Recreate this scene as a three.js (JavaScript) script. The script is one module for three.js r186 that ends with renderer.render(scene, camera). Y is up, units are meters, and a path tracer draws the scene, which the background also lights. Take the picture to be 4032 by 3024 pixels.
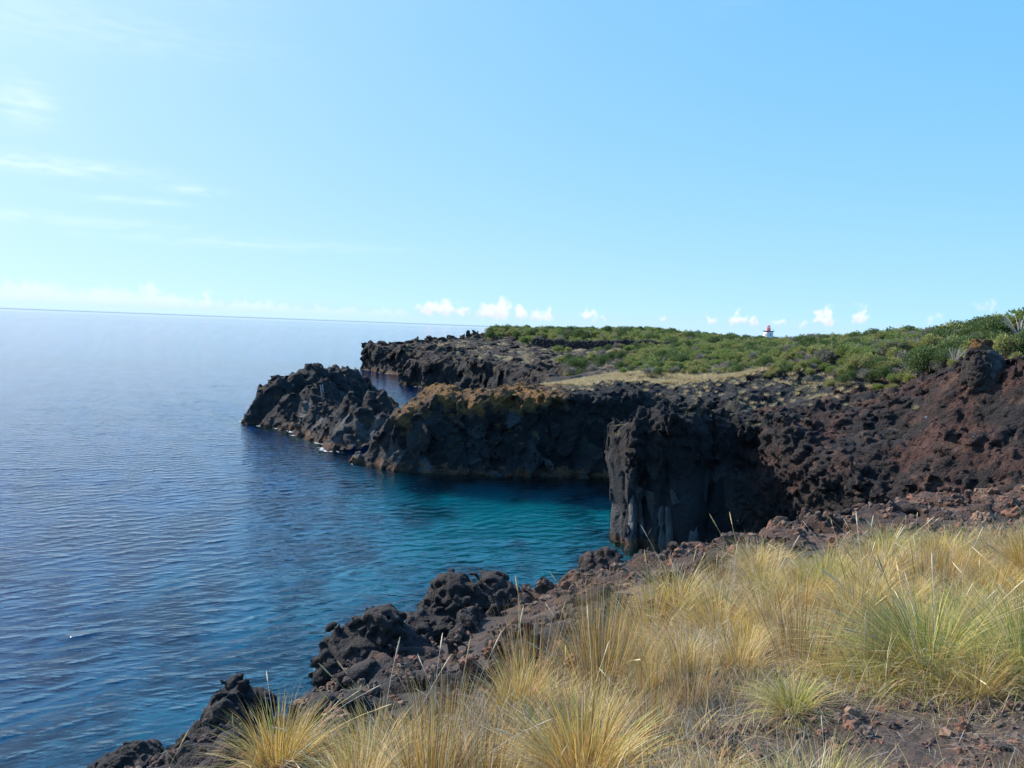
import * as THREE from 'three';
import { mergeGeometries } from 'three/addons/utils/BufferGeometryUtils.js';

// ---------------------------------------------------------------- camera, sky, sun, exposure
const R = THREE.MathUtils.degToRad;
const scene = new THREE.Scene();
const camera = new THREE.PerspectiveCamera(51.5, 4 / 3, 0.1, 90000);
camera.position.set(0, 22, 0);
camera.rotation.set(R(-4.07), 0, R(2.12), 'YXZ');
scene.add(camera);
const renderer = new THREE.WebGLRenderer({ antialias: true });
renderer.setSize(1024, 768);
renderer.toneMapping = THREE.LinearToneMapping;
renderer.toneMappingExposure = 1.46;
renderer.shadowMap.enabled = true;

const SUN_AZ = R(57), SUN_EL = R(36);
const SUN = new THREE.Vector3(-Math.sin(SUN_AZ) * Math.cos(SUN_EL), Math.sin(SUN_EL), -Math.cos(SUN_AZ) * Math.cos(SUN_EL));
const sun = new THREE.DirectionalLight(new THREE.Color().setRGB(1, 0.93, 0.82), 5.0);
sun.position.copy(SUN).multiplyScalar(400);
sun.castShadow = true;
Object.assign(sun.shadow.camera, { left: -160, right: 160, top: 160, bottom: -160, near: 1, far: 900 });
sun.shadow.mapSize.set(4096, 4096);
scene.add(sun, sun.target);

// ---------------------------------------------------------------- seeded random numbers and noise
function rng(seed) {
  let a = seed >>> 0;
  return () => { a = (a + 0x6D2B79F5) | 0; let t = Math.imul(a ^ (a >>> 15), 1 | a); t = (t + Math.imul(t ^ (t >>> 7), 61 | t)) ^ t; return ((t ^ (t >>> 14)) >>> 0) / 4294967296; };
}
const PM = new Uint8Array(1024), GX = new Float32Array(256), GY = new Float32Array(256), GZ = new Float32Array(256), HV = new Float32Array(256);
{
  const r = rng(11), p = [...Array(256).keys()];
  for (let i = 255; i > 0; i--) { const j = Math.floor(r() * (i + 1)); [p[i], p[j]] = [p[j], p[i]]; }
  for (let i = 0; i < 1024; i++) PM[i] = p[i & 255];
  for (let i = 0; i < 256; i++) {
    const z = r() * 2 - 1, a = r() * Math.PI * 2, s = Math.sqrt(1 - z * z);
    GX[i] = s * Math.cos(a) * 1.5; GY[i] = s * Math.sin(a) * 1.5; GZ[i] = z * 1.5; HV[i] = r();
  }
}
const fl = Math.floor;
function noise(x, y, z, mask = 255) {               // gradient noise, about -1..1, repeats every mask + 1 units
  const X0 = fl(x), Y0 = fl(y), Z0 = fl(z); x -= X0; y -= Y0; z -= Z0;
  const X = X0 & mask, Y = Y0 & mask, Z = Z0 & mask, X1 = (X + 1) & mask, Y1 = (Y + 1) & mask, Z1 = (Z + 1) & mask;
  const u = x * x * x * (x * (x * 6 - 15) + 10), v = y * y * y * (y * (y * 6 - 15) + 10), w = z * z * z * (z * (z * 6 - 15) + 10);
  const A = PM[X], B = PM[X1], AA = PM[A + Y], AB = PM[A + Y1], BA = PM[B + Y], BB = PM[B + Y1];
  let h = PM[AA + Z]; const n000 = GX[h] * x + GY[h] * y + GZ[h] * z;
  h = PM[BA + Z]; const n100 = GX[h] * (x - 1) + GY[h] * y + GZ[h] * z;
  h = PM[AB + Z]; const n010 = GX[h] * x + GY[h] * (y - 1) + GZ[h] * z;
  h = PM[BB + Z]; const n110 = GX[h] * (x - 1) + GY[h] * (y - 1) + GZ[h] * z;
  h = PM[AA + Z1]; const n001 = GX[h] * x + GY[h] * y + GZ[h] * (z - 1);
  h = PM[BA + Z1]; const n101 = GX[h] * (x - 1) + GY[h] * y + GZ[h] * (z - 1);
  h = PM[AB + Z1]; const n011 = GX[h] * x + GY[h] * (y - 1) + GZ[h] * (z - 1);
  h = PM[BB + Z1]; const n111 = GX[h] * (x - 1) + GY[h] * (y - 1) + GZ[h] * (z - 1);
  const a = n000 + u * (n100 - n000), b = n010 + u * (n110 - n010), c = n001 + u * (n101 - n001), d = n011 + u * (n111 - n011);
  const e = a + v * (b - a), f = c + v * (d - c);
  return e + w * (f - e);
}
const abs = Math.abs, mn = Math.min, mx = Math.max;
const clamp = (x, a = 0, b = 1) => (x < a ? a : x > b ? b : x);
const sstep = (a, b, x) => { const t = clamp((x - a) / (b - a)); return t * t * (3 - 2 * t); };
const lerp = (a, b, t) => a + (b - a) * t;
const fbm = (x, y, z, o = 4) => { let s = 0, a = 0.5; for (let i = 0; i < o; i++) { s += a * noise(x, y, z); x = x * 2.03 + 7.1; y = y * 2.03 + 3.7; z = z * 2.03 + 5.3; a *= 0.5; } return s; };
const billow = (x, y, z) => abs(noise(x, y, z)) * 2 - 0.55;       // rounded lumps with sharp creases between them
const smax = (a, b, k) => { const h = mx(k - abs(a - b), 0) / k; return mx(a, b) + h * h * k * 0.25; };
const smin = (a, b, k) => -smax(-a, -b, k);
const W = { d1: 0, d2: 0, id: 0, x: 0, y: 0, z: 0 };
function cells(x, y, z) {                               // nearest and second nearest of scattered points
  const X = fl(x), Y = fl(y), Z = fl(z); let d1 = 1e9, d2 = 1e9, id = 0, cx = 0, cy = 0, cz = 0;
  for (let k = -1; k < 2; k++) for (let j = -1; j < 2; j++) for (let i = -1; i < 2; i++) {
    const h = PM[PM[PM[(X + i) & 255] + ((Y + j) & 255)] + ((Z + k) & 255)];
    const a = X + i + HV[h] - x, b = Y + j + HV[(h + 71) & 255] - y, c = Z + k + HV[(h + 149) & 255] - z, d = a * a + b * b + c * c;
    if (d < d1) { d2 = d1; d1 = d; id = h; cx = a; cy = b; cz = c; } else if (d < d2) d2 = d;
  }
  W.d1 = Math.sqrt(d1); W.d2 = Math.sqrt(d2); W.id = id; W.x = cx; W.y = cy; W.z = cz; return W;
}
// angular blocks: each scattered cell is a tilted plane
const facets = (x, y, z) => { const w = cells(x, y, z), i = w.id; return (GX[i] * w.x + GY[i] * w.y + GZ[i] * w.z) * 0.55 + (HV[(i + 31) & 255] - 0.5) * 0.7; };

// ---------------------------------------------------------------- the sky: clear blue air, whiter towards the sun, a row of small cumulus on the horizon
{
  const Wd = 4096, Hd = 2048, px = new Float32Array(Wd * Hd * 4);
  const r = rng(5), puffs = [];
  const puff = (az, el, w, h, a) => puffs.push([az, el, w, h, a]);
  // [azimuth from the view, base, width, height] of the cumulus heads, in degrees; the row goes on round the horizon
  for (const [az, b, w, h, a] of [[-6.0, 0.95, 2.2, 0.75, 1], [-4.9, 0.95, 1.5, 0.9, 1], [-3.7, 0.9, 1.0, 0.6, 0.9], [-1.7, 0.8, 2.3, 1.0, 1], [-0.9, 0.85, 1.2, 1.5, 1], [0.4, 0.75, 0.8, 0.9, 1], [1.6, 0.75, 1.4, 0.6, 0.9], [2.4, 0.75, 0.7, 0.8, 1], [5.3, 0.8, 1.3, 0.55, 0.95], [5.0, 0.85, 0.6, 0.7, 1], [6.2, 0.8, 0.6, 0.4, 0.7],
    [10.5, 0.85, 0.5, 0.35, 0.6], [13.9, 0.9, 1.1, 0.4, 0.9], [15.6, 0.95, 1.5, 0.6, 1], [16.6, 1.0, 0.8, 0.5, 1], [18.3, 0.95, 1.2, 0.3, 0.7], [19.9, 1.0, 0.9, 0.3, 0.6], [20.9, 1.15, 0.9, 0.8, 1], [21.5, 1.2, 0.8, 1.0, 1], [23.2, 1.3, 0.7, 0.8, 1], [23.6, 1.4, 0.5, 0.9, 0.9], [27.6, 1.2, 0.8, 0.7, 0.4], [30.2, 2.2, 0.7, 0.4, 0.35], [30.7, 2.3, 0.45, 0.7, 0.45],
    [-31, 0.3, 7, 1.6, 0.5], [-27, 0.3, 6, 1.4, 0.5], [-24.5, 0.4, 2.0, 1.7, 0.55], [-23.5, 0.3, 6.0, 1.2, 0.5], [-21, 0.5, 1.2, 1.3, 0.6], [-18, 0.3, 8, 0.9, 0.4], [-13, 0.3, 9, 0.7, 0.35], [-9, 0.4, 4, 0.6, 0.35]]) puff(az, b, w, h, a);
  for (let az = 36; az < 324; az += 0.6 + r() * 3.4) puff(az > 180 ? az - 360 : az, 0.6 + r() * 0.6, 0.6 + r() * 2.6, 0.4 + r() * 1.2, 0.6 + r() * 0.4);
  // thin high streaks: azimuth, elevation, width, height, strength
  const streaks = [[-31, 8.8, 8, 0.5, 0.5], [-22, 8.2, 2.4, 0.28, 0.5], [-25.5, 7.2, 4, 0.24, 0.3], [-31.5, 12.2, 2.0, 1.2, 0.42], [-18, 5.0, 12, 0.35, 0.22], [-30, 5.6, 9, 0.35, 0.25], [-12, 23, 9, 1.4, 0.18], [-27, 17, 12, 1.3, 0.16], [14, 22.5, 3, 1.6, 0.10], [-24, 20, 8, 1, 0.12]];
  for (let i = 0; i < 34; i++) { const az = 40 + r() * 280; streaks.push([az > 180 ? az - 360 : az, 5 + r() * 25, 3 + r() * 9, 0.3 + r() * 1.2, 0.1 + r() * 0.3]); }
  const cp = [], c = [0, 0, 0];
  for (let j = 0; j < Hd; j++) {
    const el = (j + 0.5) / Hd * 180 - 90, er = R(el), ce = Math.cos(er), sy = Math.sin(er);
    for (let i = 0; i < Wd; i++) {
      const k = (j * Wd + i) * 4;
      if (el < -1.5) { px[k] = 0.05; px[k + 1] = 0.12; px[k + 2] = 0.2; px[k + 3] = 1; continue; }
      const th = (i + 0.5) / Wd * Math.PI * 2 - Math.PI, dx = Math.cos(th) * ce, dz = Math.sin(th) * ce;
      const ang = Math.acos(clamp(dx * SUN.x + sy * SUN.y + dz * SUN.z, -1, 1)) * 57.2958;
      const e = mx(el, 0), hz = Math.exp(-e / 11), h2 = Math.exp(-e / 34);
      const glow = Math.exp(-ang / 26), g2 = Math.exp(-ang * ang / 300);
      c[0] = 0.045 + 0.085 * h2 + 0.36 * hz + 1.05 * glow + 0.6 * g2;
      c[1] = 0.36 + 0.19 * h2 + 0.28 * hz + 0.78 * glow + 0.65 * g2;
      c[2] = 0.98 + 0.04 * h2 + 0.06 * hz + 0.62 * glow + 0.7 * g2;
      if (el < 40) {
        let az = Math.atan2(dx, -dz) * 57.2958;
        // a lavender band of far haze under the cumulus bases
        const band = sstep(1.5, 0.6, el + 0.25 * noise(az * 0.35, 3.3, 1)) * 0.5;
        c[0] = lerp(c[0], 0.62, band * 0.55); c[1] = lerp(c[1], 0.74, band * 0.55); c[2] = lerp(c[2], 0.96, band * 0.55);
        let t = 0;
        for (const s of streaks) {
          const a = (az - s[0]) / s[2], b = (el - s[1] - (az - s[0]) * 0.012) / s[3];
          if (abs(a) < 1.6 && abs(b) < 2.2) t = mx(t, s[4] * Math.exp(-a * a * 1.8 - b * b) * clamp(0.55 + 1.3 * fbm(az * 0.5, el * 3.2, s[0], 4)));
        }
        if (el < 6) {
          let m = 0, lit = 0;
          const wx = fbm(az * 1.9, el * 1.9, 9, 5) * 0.85, wy = fbm(az * 1.9 + 40, el * 1.9, 4, 5) * 0.8;
          for (const p of puffs) {
            const a = (az - p[0] + wx) / (p[2] * 0.5); if (abs(a) > 1.5) continue;
            const b = (el - p[1] + wy) / p[3], d = b < 0 ? b / 0.32 : b, q = sstep(1.05, 0.55, Math.sqrt(a * a + d * d)) * p[4];
            if (q > m) { m = q; lit = clamp(0.35 + b * 0.9); }
          }
          const v = 0.82 + 0.26 * lit, low = sstep(0.2, 0.9, el);
          m *= low; c[0] = lerp(c[0], mx(c[0], 0.90 * v), m); c[1] = lerp(c[1], mx(c[1], 0.97 * v), m); c[2] = lerp(c[2], mx(c[2], 1.02 * v), m);
        }
        c[0] += t * 0.5; c[1] += t * 0.34; c[2] += t * 0.12;
      }
      px[k] = c[0] * 0.735; px[k + 1] = c[1] * 0.735; px[k + 2] = c[2] * 0.735; px[k + 3] = 1;
    }
  }
  const sky = new THREE.DataTexture(px, Wd, Hd, THREE.RGBAFormat, THREE.FloatType);
  sky.mapping = THREE.EquirectangularReflectionMapping; sky.magFilter = THREE.LinearFilter; sky.needsUpdate = true;
  scene.background = sky; scene.environment = sky;
  scene.backgroundIntensity = 1; scene.environmentIntensity = 1;
}
console.log('sky', performance.now() | 0);

// ---------------------------------------------------------------- naming
const taken = new Map();
function numbered(name) { const n = taken.get(name) || 0; taken.set(name, n + 1); return n ? `${name}_${String(n).padStart(3, '0')}` : name; }
function shade(o) { o.traverse(m => { if (m.isMesh) { m.castShadow = true; m.receiveShadow = true; } }); return o; }
function struct(name, geo, mat, label) { const m = new THREE.Mesh(geo, mat); m.name = numbered(name); m.userData = { kind: 'structure' }; if (label) m.userData.label = label; scene.add(shade(m)); return m; }
function tag(o, label, category, group) { o.userData.label = label; o.userData.category = category; if (group) o.userData.group = group; return o; }
function part(parent, name, geo, mat, kind, label) { const m = new THREE.Mesh(geo, mat); m.name = name; if (kind) m.userData.kind = kind; if (label) m.userData.label = label; parent.add(shade(m)); return m; }
function thing(name, label, category, group) { const g = new THREE.Group(); g.name = numbered(name); tag(g, label, category, group); scene.add(g); return g; }

// ---------------------------------------------------------------- textures (grain and fine relief only)
function field(n, fn) { const a = new Float32Array(n * n); let lo = 1e9, hi = -1e9; for (let j = 0; j < n; j++) for (let i = 0; i < n; i++) { const v = fn(i / n, j / n); a[j * n + i] = v; lo = mn(lo, v); hi = mx(hi, v); } for (let i = 0; i < a.length; i++) a[i] = (a[i] - lo) / (hi - lo); return a; }
function tex(a, n, fn, srgb = false) {
  const d = new Uint8Array(n * n * 4);
  for (let i = 0; i < n * n; i++) { const c = fn(a[i], i); d[i * 4] = c[0] * 255; d[i * 4 + 1] = c[1] * 255; d[i * 4 + 2] = c[2] * 255; d[i * 4 + 3] = 255; }
  const t = new THREE.DataTexture(d, n, n, THREE.RGBAFormat); t.wrapS = t.wrapT = THREE.RepeatWrapping; t.magFilter = THREE.LinearFilter; t.minFilter = THREE.LinearMipmapLinearFilter; t.generateMipmaps = true;
  if (srgb) t.colorSpace = THREE.SRGBColorSpace; t.needsUpdate = true; return t;
}
const grey = v => [v, v, v];
const clinkerField = field(1024, (u, v) => {           // vesicular clinker: lumps, pits and grit
  let s = 0, a = 1, f = 8; for (let o = 0; o < 5; o++) { s += a * abs(noise(u * f, v * f, o * 9.7, f - 1)) * 2; f *= 2; a *= 0.56; }
  const pit = noise(u * 64, v * 64, 3.3, 63); return s - (pit > 0.35 ? (pit - 0.35) * 1.6 : 0);
});
const clinkerBump = tex(clinkerField, 1024, grey);
const clinkerTint = tex(clinkerField, 1024, (v, i) => { const u = (i % 1024) / 1024, w = fl(i / 1024) / 1024, n = noise(u * 16, w * 16, 8.8, 15) * 0.13 + noise(u * 128, w * 128, 1.7, 127) * 0.16; const g = clamp(0.80 + n); return [g, clamp(g + noise(u * 32, w * 32, 5, 31) * 0.05), clamp(g + noise(u * 32, w * 32, 15, 31) * 0.05)]; }, true);
const waveField = (() => {
  const r = rng(77), ws = [];
  for (let i = 0; i < 64; i++) { const k = 11 + fl(Math.pow(r(), 1.7) * 95), a = R(74) + (r() + r() - 1) * 1.0; ws.push([Math.round(k * Math.cos(a)), Math.round(k * Math.sin(a)), 1 / Math.pow(k, 1.08), r() * 6.283]); }
  const norm = 0.5 / Math.sqrt(ws.reduce((t, w) => t + w[2] * w[2] / 2, 0));               // crests a little sharper than troughs
  return field(1024, (u, v) => { let s = 0; const p = noise(u * 8, v * 8, 1, 7) * 0.6; for (const w of ws) s += w[2] * Math.sin(6.28318 * (w[0] * u + w[1] * v) + w[3] + p); return Math.exp(s * norm); });
})();
const waveBump = tex(waveField, 1024, grey);
console.log('textures', performance.now() | 0);

// ---------------------------------------------------------------- surfaces of solid fields
// f(x, y, z) < 0 inside. The box is halved wherever the surface may pass; small cubes are meshed.
function solid(f, lo, hi, cell, steep = 2.4) {
  const nx = Math.ceil((hi[0] - lo[0]) / cell), ny = Math.ceil((hi[1] - lo[1]) / cell), nz = Math.ceil((hi[2] - lo[2]) / cell), LEAF = 4;
  const ids = new Map(), pos = [], quads = [], val = new Float32Array(125), key = (i, j, k) => i + nx * (j + ny * k);
  const leaves = [];
  const split = (i, j, k, s) => {
    if (i >= nx || j >= ny || k >= nz) return;
    const h = s * cell * 0.5;
    if (abs(f(lo[0] + i * cell + h, lo[1] + j * cell + h, lo[2] + k * cell + h)) > h * 1.74 * steep) return;
    if (s === LEAF) { leaves.push(i, j, k); return; }
    const t = s / 2; for (let a = 0; a < 8; a++) split(i + (a & 1) * t, j + ((a >> 1) & 1) * t, k + (a >> 2) * t, t);
  };
  let S = LEAF; while (S * cell < 6) S *= 2;
  for (let k = 0; k < nz; k += S) for (let j = 0; j < ny; j += S) for (let i = 0; i < nx; i += S) split(i, j, k, S);
  const vals = new Map();
  for (let q = 0; q < leaves.length; q += 3) {
    const i0 = leaves[q], j0 = leaves[q + 1], k0 = leaves[q + 2];
    let neg = 0, n = 0;
    for (let c = 0; c < 5; c++) for (let b = 0; b < 5; b++) for (let a = 0; a < 5; a++) { const v = f(lo[0] + (i0 + a) * cell, lo[1] + (j0 + b) * cell, lo[2] + (k0 + c) * cell); val[n++] = v; if (v < 0) neg++; }
    if (neg === 0 || neg === 125) continue;
    vals.set(q, val.slice());
    for (let c = 0; c < 4; c++) for (let b = 0; b < 4; b++) for (let a = 0; a < 4; a++) {
      let m = 0, X = 0, Y = 0, Z = 0; const at = a + 5 * (b + 5 * c);
      for (let e = 0; e < 12; e++) {
        const d = e >> 2, u = e & 1, w = (e >> 1) & 1;
        const oa = d === 0 ? 0 : u, ob = d === 1 ? 0 : d === 0 ? u : w, oc = d === 2 ? 0 : w;
        const p = val[at + oa + 5 * (ob + 5 * oc)], r2 = val[at + oa + (d === 0 ? 1 : 0) + 5 * (ob + (d === 1 ? 1 : 0) + 5 * (oc + (d === 2 ? 1 : 0)))];
        if ((p < 0) === (r2 < 0)) continue;
        const t = p / (p - r2); m++; X += oa + (d === 0 ? t : 0); Y += ob + (d === 1 ? t : 0); Z += oc + (d === 2 ? t : 0);
      }
      if (!m) continue;
      ids.set(key(i0 + a, j0 + b, k0 + c), pos.length / 3);
      pos.push(lo[0] + (i0 + a + X / m) * cell, lo[1] + (j0 + b + Y / m) * cell, lo[2] + (k0 + c + Z / m) * cell);
    }
  }
  for (const [q, v] of vals) {
    const i0 = leaves[q], j0 = leaves[q + 1], k0 = leaves[q + 2];
    for (let c = 0; c < 4; c++) for (let b = 0; b < 4; b++) for (let a = 0; a < 4; a++) {
      const at = a + 5 * (b + 5 * c), s = v[at] < 0, i = i0 + a, j = j0 + b, k = k0 + c;
      for (let d = 0; d < 3; d++) {
        const t = v[at + (d === 0 ? 1 : d === 1 ? 5 : 25)] < 0; if (s === t) continue;
        const A = d === 0 ? ids.get(key(i, j - 1, k - 1)) : d === 1 ? ids.get(key(i - 1, j, k - 1)) : ids.get(key(i - 1, j - 1, k));
        const B = d === 0 ? ids.get(key(i, j, k - 1)) : d === 1 ? ids.get(key(i - 1, j, k)) : ids.get(key(i, j - 1, k));
        const C = ids.get(key(i, j, k));
        const D = d === 0 ? ids.get(key(i, j - 1, k)) : d === 1 ? ids.get(key(i, j, k - 1)) : ids.get(key(i - 1, j, k));
        if (A === undefined || B === undefined || C === undefined || D === undefined) continue;
        if (s) quads.push(A, B, C, A, C, D); else quads.push(A, C, B, A, D, C);
      }
    }
  }
  return { pos, tri: quads };
}
// colours the surface, lays uv in metres on it along the axis that each face looks to, and makes the geometry
function whole({ pos, tri }, least) {                     // drops loose crumbs: pieces of fewer than least corners
  const n = pos.length / 3, up = new Int32Array(n).map((_, i) => i), find = a => { while (up[a] !== a) { up[a] = up[up[a]]; a = up[a]; } return a; };
  for (let t = 0; t < tri.length; t += 3) { const a = find(tri[t]), b = find(tri[t + 1]), c = find(tri[t + 2]); up[b] = a; up[find(c)] = a; }
  const size = new Int32Array(n); for (let i = 0; i < n; i++) size[find(i)]++;
  const keep = least < 1 ? size.reduce((a, b) => mx(a, b), 0) * least : least;
  const out = []; for (let t = 0; t < tri.length; t += 3) if (size[find(tri[t])] >= keep) out.push(tri[t], tri[t + 1], tri[t + 2]);
  return { pos, tri: out };
}
function skin({ pos, tri }, color, uvSize = 1) {
  const n = pos.length / 3, nor = new Float32Array(n * 3);
  const axis = new Uint8Array(tri.length / 3);
  for (let t = 0; t < tri.length; t += 3) {
    const a = tri[t] * 3, b = tri[t + 1] * 3, c = tri[t + 2] * 3;
    const ux = pos[b] - pos[a], uy = pos[b + 1] - pos[a + 1], uz = pos[b + 2] - pos[a + 2], vx = pos[c] - pos[a], vy = pos[c + 1] - pos[a + 1], vz = pos[c + 2] - pos[a + 2];
    const x = uy * vz - uz * vy, y = uz * vx - ux * vz, z = ux * vy - uy * vx;
    for (const q of [a, b, c]) { nor[q] += x; nor[q + 1] += y; nor[q + 2] += z; }
    const X = abs(x), Y = abs(y), Z = abs(z); axis[t / 3] = X > Y && X > Z ? 0 : Y > Z ? 1 : 2;
  }
  const remap = new Int32Array(n * 3).fill(-1), P = [], N = [], C = [], U = [], I = new Uint32Array(tri.length), col = [0, 0, 0], cache = new Float32Array(n * 3), done = new Uint8Array(n);
  for (let i = 0; i < tri.length; i++) {
    const v = tri[i], ax = axis[fl(i / 3)]; let id = remap[v * 3 + ax];
    if (id < 0) {
      id = remap[v * 3 + ax] = P.length / 3;
      const x = pos[v * 3], y = pos[v * 3 + 1], z = pos[v * 3 + 2]; let a = nor[v * 3], b = nor[v * 3 + 1], c = nor[v * 3 + 2]; const l = Math.hypot(a, b, c) || 1; a /= l; b /= l; c /= l;
      if (!done[v]) { color(x, y, z, a, b, c, col); cache.set(col, v * 3); done[v] = 1; }
      P.push(x, y, z); N.push(a, b, c); C.push(cache[v * 3], cache[v * 3 + 1], cache[v * 3 + 2]);
      if (ax === 0) U.push(z / uvSize, y / uvSize); else if (ax === 1) U.push(x / uvSize, z / uvSize); else U.push(x / uvSize, y / uvSize);
    }
    I[i] = id;
  }
  const g = new THREE.BufferGeometry();
  g.setAttribute('position', new THREE.Float32BufferAttribute(P, 3)); g.setAttribute('normal', new THREE.Float32BufferAttribute(N, 3));
  g.setAttribute('color', new THREE.Float32BufferAttribute(C, 3)); g.setAttribute('uv', new THREE.Float32BufferAttribute(U, 2)); g.setIndex(new THREE.BufferAttribute(I, 1));
  return g;
}
const rockMat = (bump, rough = 0.92) => new THREE.MeshStandardMaterial({ vertexColors: true, map: clinkerTint, bumpMap: clinkerBump, bumpScale: bump, roughness: rough });

// ---------------------------------------------------------------- the lie of the land: coast line, heights
function polyDist(poly) {                               // signed distance to a closed outline in plan, negative inside
  return (x, z) => {
    let d = 1e18, inside = false;
    for (let i = 0, j = poly.length - 1; i < poly.length; j = i++) {
      const ax = poly[i][0], az = poly[i][1], bx = poly[j][0], bz = poly[j][1], ex = bx - ax, ez = bz - az, wx = x - ax, wz = z - az;
      const t = clamp((wx * ex + wz * ez) / (ex * ex + ez * ez)), qx = wx - ex * t, qz = wz - ez * t; d = mn(d, qx * qx + qz * qz);
      if ((az > z) !== (bz > z) && x < (bx - ax) * (z - az) / (bz - az) + ax) inside = !inside;
    }
    return (inside ? -1 : 1) * Math.sqrt(d);
  };
}
function heights(pts, p = 3) { return (x, z) => { let s = 0, w = 0; for (const q of pts) { const d = (x - q[0]) ** 2 + (z - q[1]) ** 2 + 0.5, k = 1 / Math.pow(d, p / 2); s += k * q[2]; w += k; } return s / w; }; }
function sampled(fn, x0, x1, z0, z1, st) {              // the same function, kept on a grid
  const nx = Math.ceil((x1 - x0) / st) + 2, nz = Math.ceil((z1 - z0) / st) + 2, a = new Float32Array(nx * nz);
  for (let k = 0; k < nz; k++) for (let i = 0; i < nx; i++) a[k * nx + i] = fn(x0 + i * st, z0 + k * st);
  return (x, z) => { const u = clamp((x - x0) / st, 0, nx - 1.001), v = clamp((z - z0) / st, 0, nz - 1.001), i = fl(u), k = fl(v), s = u - i, t = v - k, q = k * nx + i; return (a[q] * (1 - s) + a[q + 1] * s) * (1 - t) + (a[q + nx] * (1 - s) + a[q + nx + 1] * s) * t; };
}
const coast = [[100, -25], [60, -30], [44, -38], [38, -46], [34, -56], [30.5, -65], [27.5, -72], [26.2, -76.5], [24.5, -81], [21.6, -81.5], [20, -79], [18, -78.2], [16, -78.4], [13.2, -80], [11.4, -83], [11.6, -87], [15, -90], [22, -91], [28, -93], [31, -97], [32, -104], [29, -111], [24, -116], [14, -118.5], [0, -117.5], [-12, -117], [-19, -119.5], [-24, -124.2], [-20, -131], [-13, -137], [-6, -150], [4, -175], [10, -205], [4, -232], [-10, -255], [-20, -268], [-29, -275], [-38, -282], [-33, -300], [-36, -325], [-48, -338], [-69, -366], [-70, -378], [-45, -400], [-25, -425], [-10, -460], [20, -520], [80, -620], [300, -700], [700, -700], [700, -25]];
const hpts = [[11.6, -82, 12.2], [12, -86, 11.8], [12.8, -81.2, 13.8], [14.3, -80, 15.0], [17.5, -80, 14.2], [20, -82, 14], [24, -82, 13.7], [28, -82, 14.0], [33, -82, 15.2], [37, -80, 16.5], [40, -76, 19], [41, -70, 20.6], [43, -65, 20.8], [47, -58, 21], [25.5, -79, 13.4], [28, -73, 11.5], [20.3, -80, 13.0], [22, -84, 13.8], [31, -66, 9.5], [34, -60, 10], [36, -52, 10], [40, -46, 13], [46, -40, 16.5], [60, -36, 19.5], [100, -40, 23], [34, -70, 13.2], [37, -64, 15], [18, -88, 12.5], [26, -90, 12],
  [-23, -124.5, 1.2], [-20, -122.5, 5.2], [-17.5, -122, 8.8], [-14.5, -123, 10.6], [-12, -128, 12.4], [-10, -120, 12.0], [2.6, -120, 12.1], [2.6, -128, 12.1], [8, -130, 12.6], [19, -130, 13.6], [20, -121, 13.3], [29, -145, 14.4], [38, -145, 14.4], [27, -114, 13], [33, -104, 11.5], [36, -95, 12.5], [38, -110, 13], [42, -120, 14.6], [46, -130, 16.6], [42, -100, 15], [48, -105, 17.5], [56, -112, 20], [52, -90, 20], [47, -80, 20.3], [60, -80, 22.5], [56, -130, 19],
  [-20, -131, 6.5], [-13, -137, 9], [-4, -150, 9], [6, -175, 9], [14, -205, 9], [8, -232, 9], [-5, -255, 9.5], [-18, -270, 10], [-30, -280, 8.5], [-25, -300, 11.5], [-30, -330, 11], [-48, -345, 9.5], [-66, -366, 11.2], [-60, -375, 12], [-45, -380, 12.4], [-25, -390, 14.2], [-5, -420, 17], [0, -300, 13.3], [10, -330, 14.2], [30, -270, 13.6], [50, -300, 15.3], [30, -230, 13], [30, -190, 13.2], [50, -190, 15.4], [60, -230, 17], [14, -480, 18.2], [80, -480, 20.4], [160, -500, 16.6], [138, -440, 16], [200, -520, 17], [122, -300, 20.0], [94, -300, 16.6], [79, -250, 16.6], [127, -400, 15.8], [105, -230, 21.2], [87, -170, 22.4], [74, -130, 22.6], [70, -112, 23.6], [62, -95, 22.6], [75, -100, 24.5], [200, -300, 21], [300, -500, 20], [100, -400, 18.2], [50, -400, 18.6], [300, -200, 26], [150, -100, 28], [70, -160, 19.8], [60, -150, 18.5]];
const SD = sampled(polyDist(coast), -100, 130, -430, -20, 1), HT = sampled(heights(hpts), -100, 330, -620, -20, 1);
const bump3 = (x, y, z, cx, cy, cz, r) => mx(0, 1 - Math.hypot((x - cx), (y - cy), (z - cz)) / r);

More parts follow.
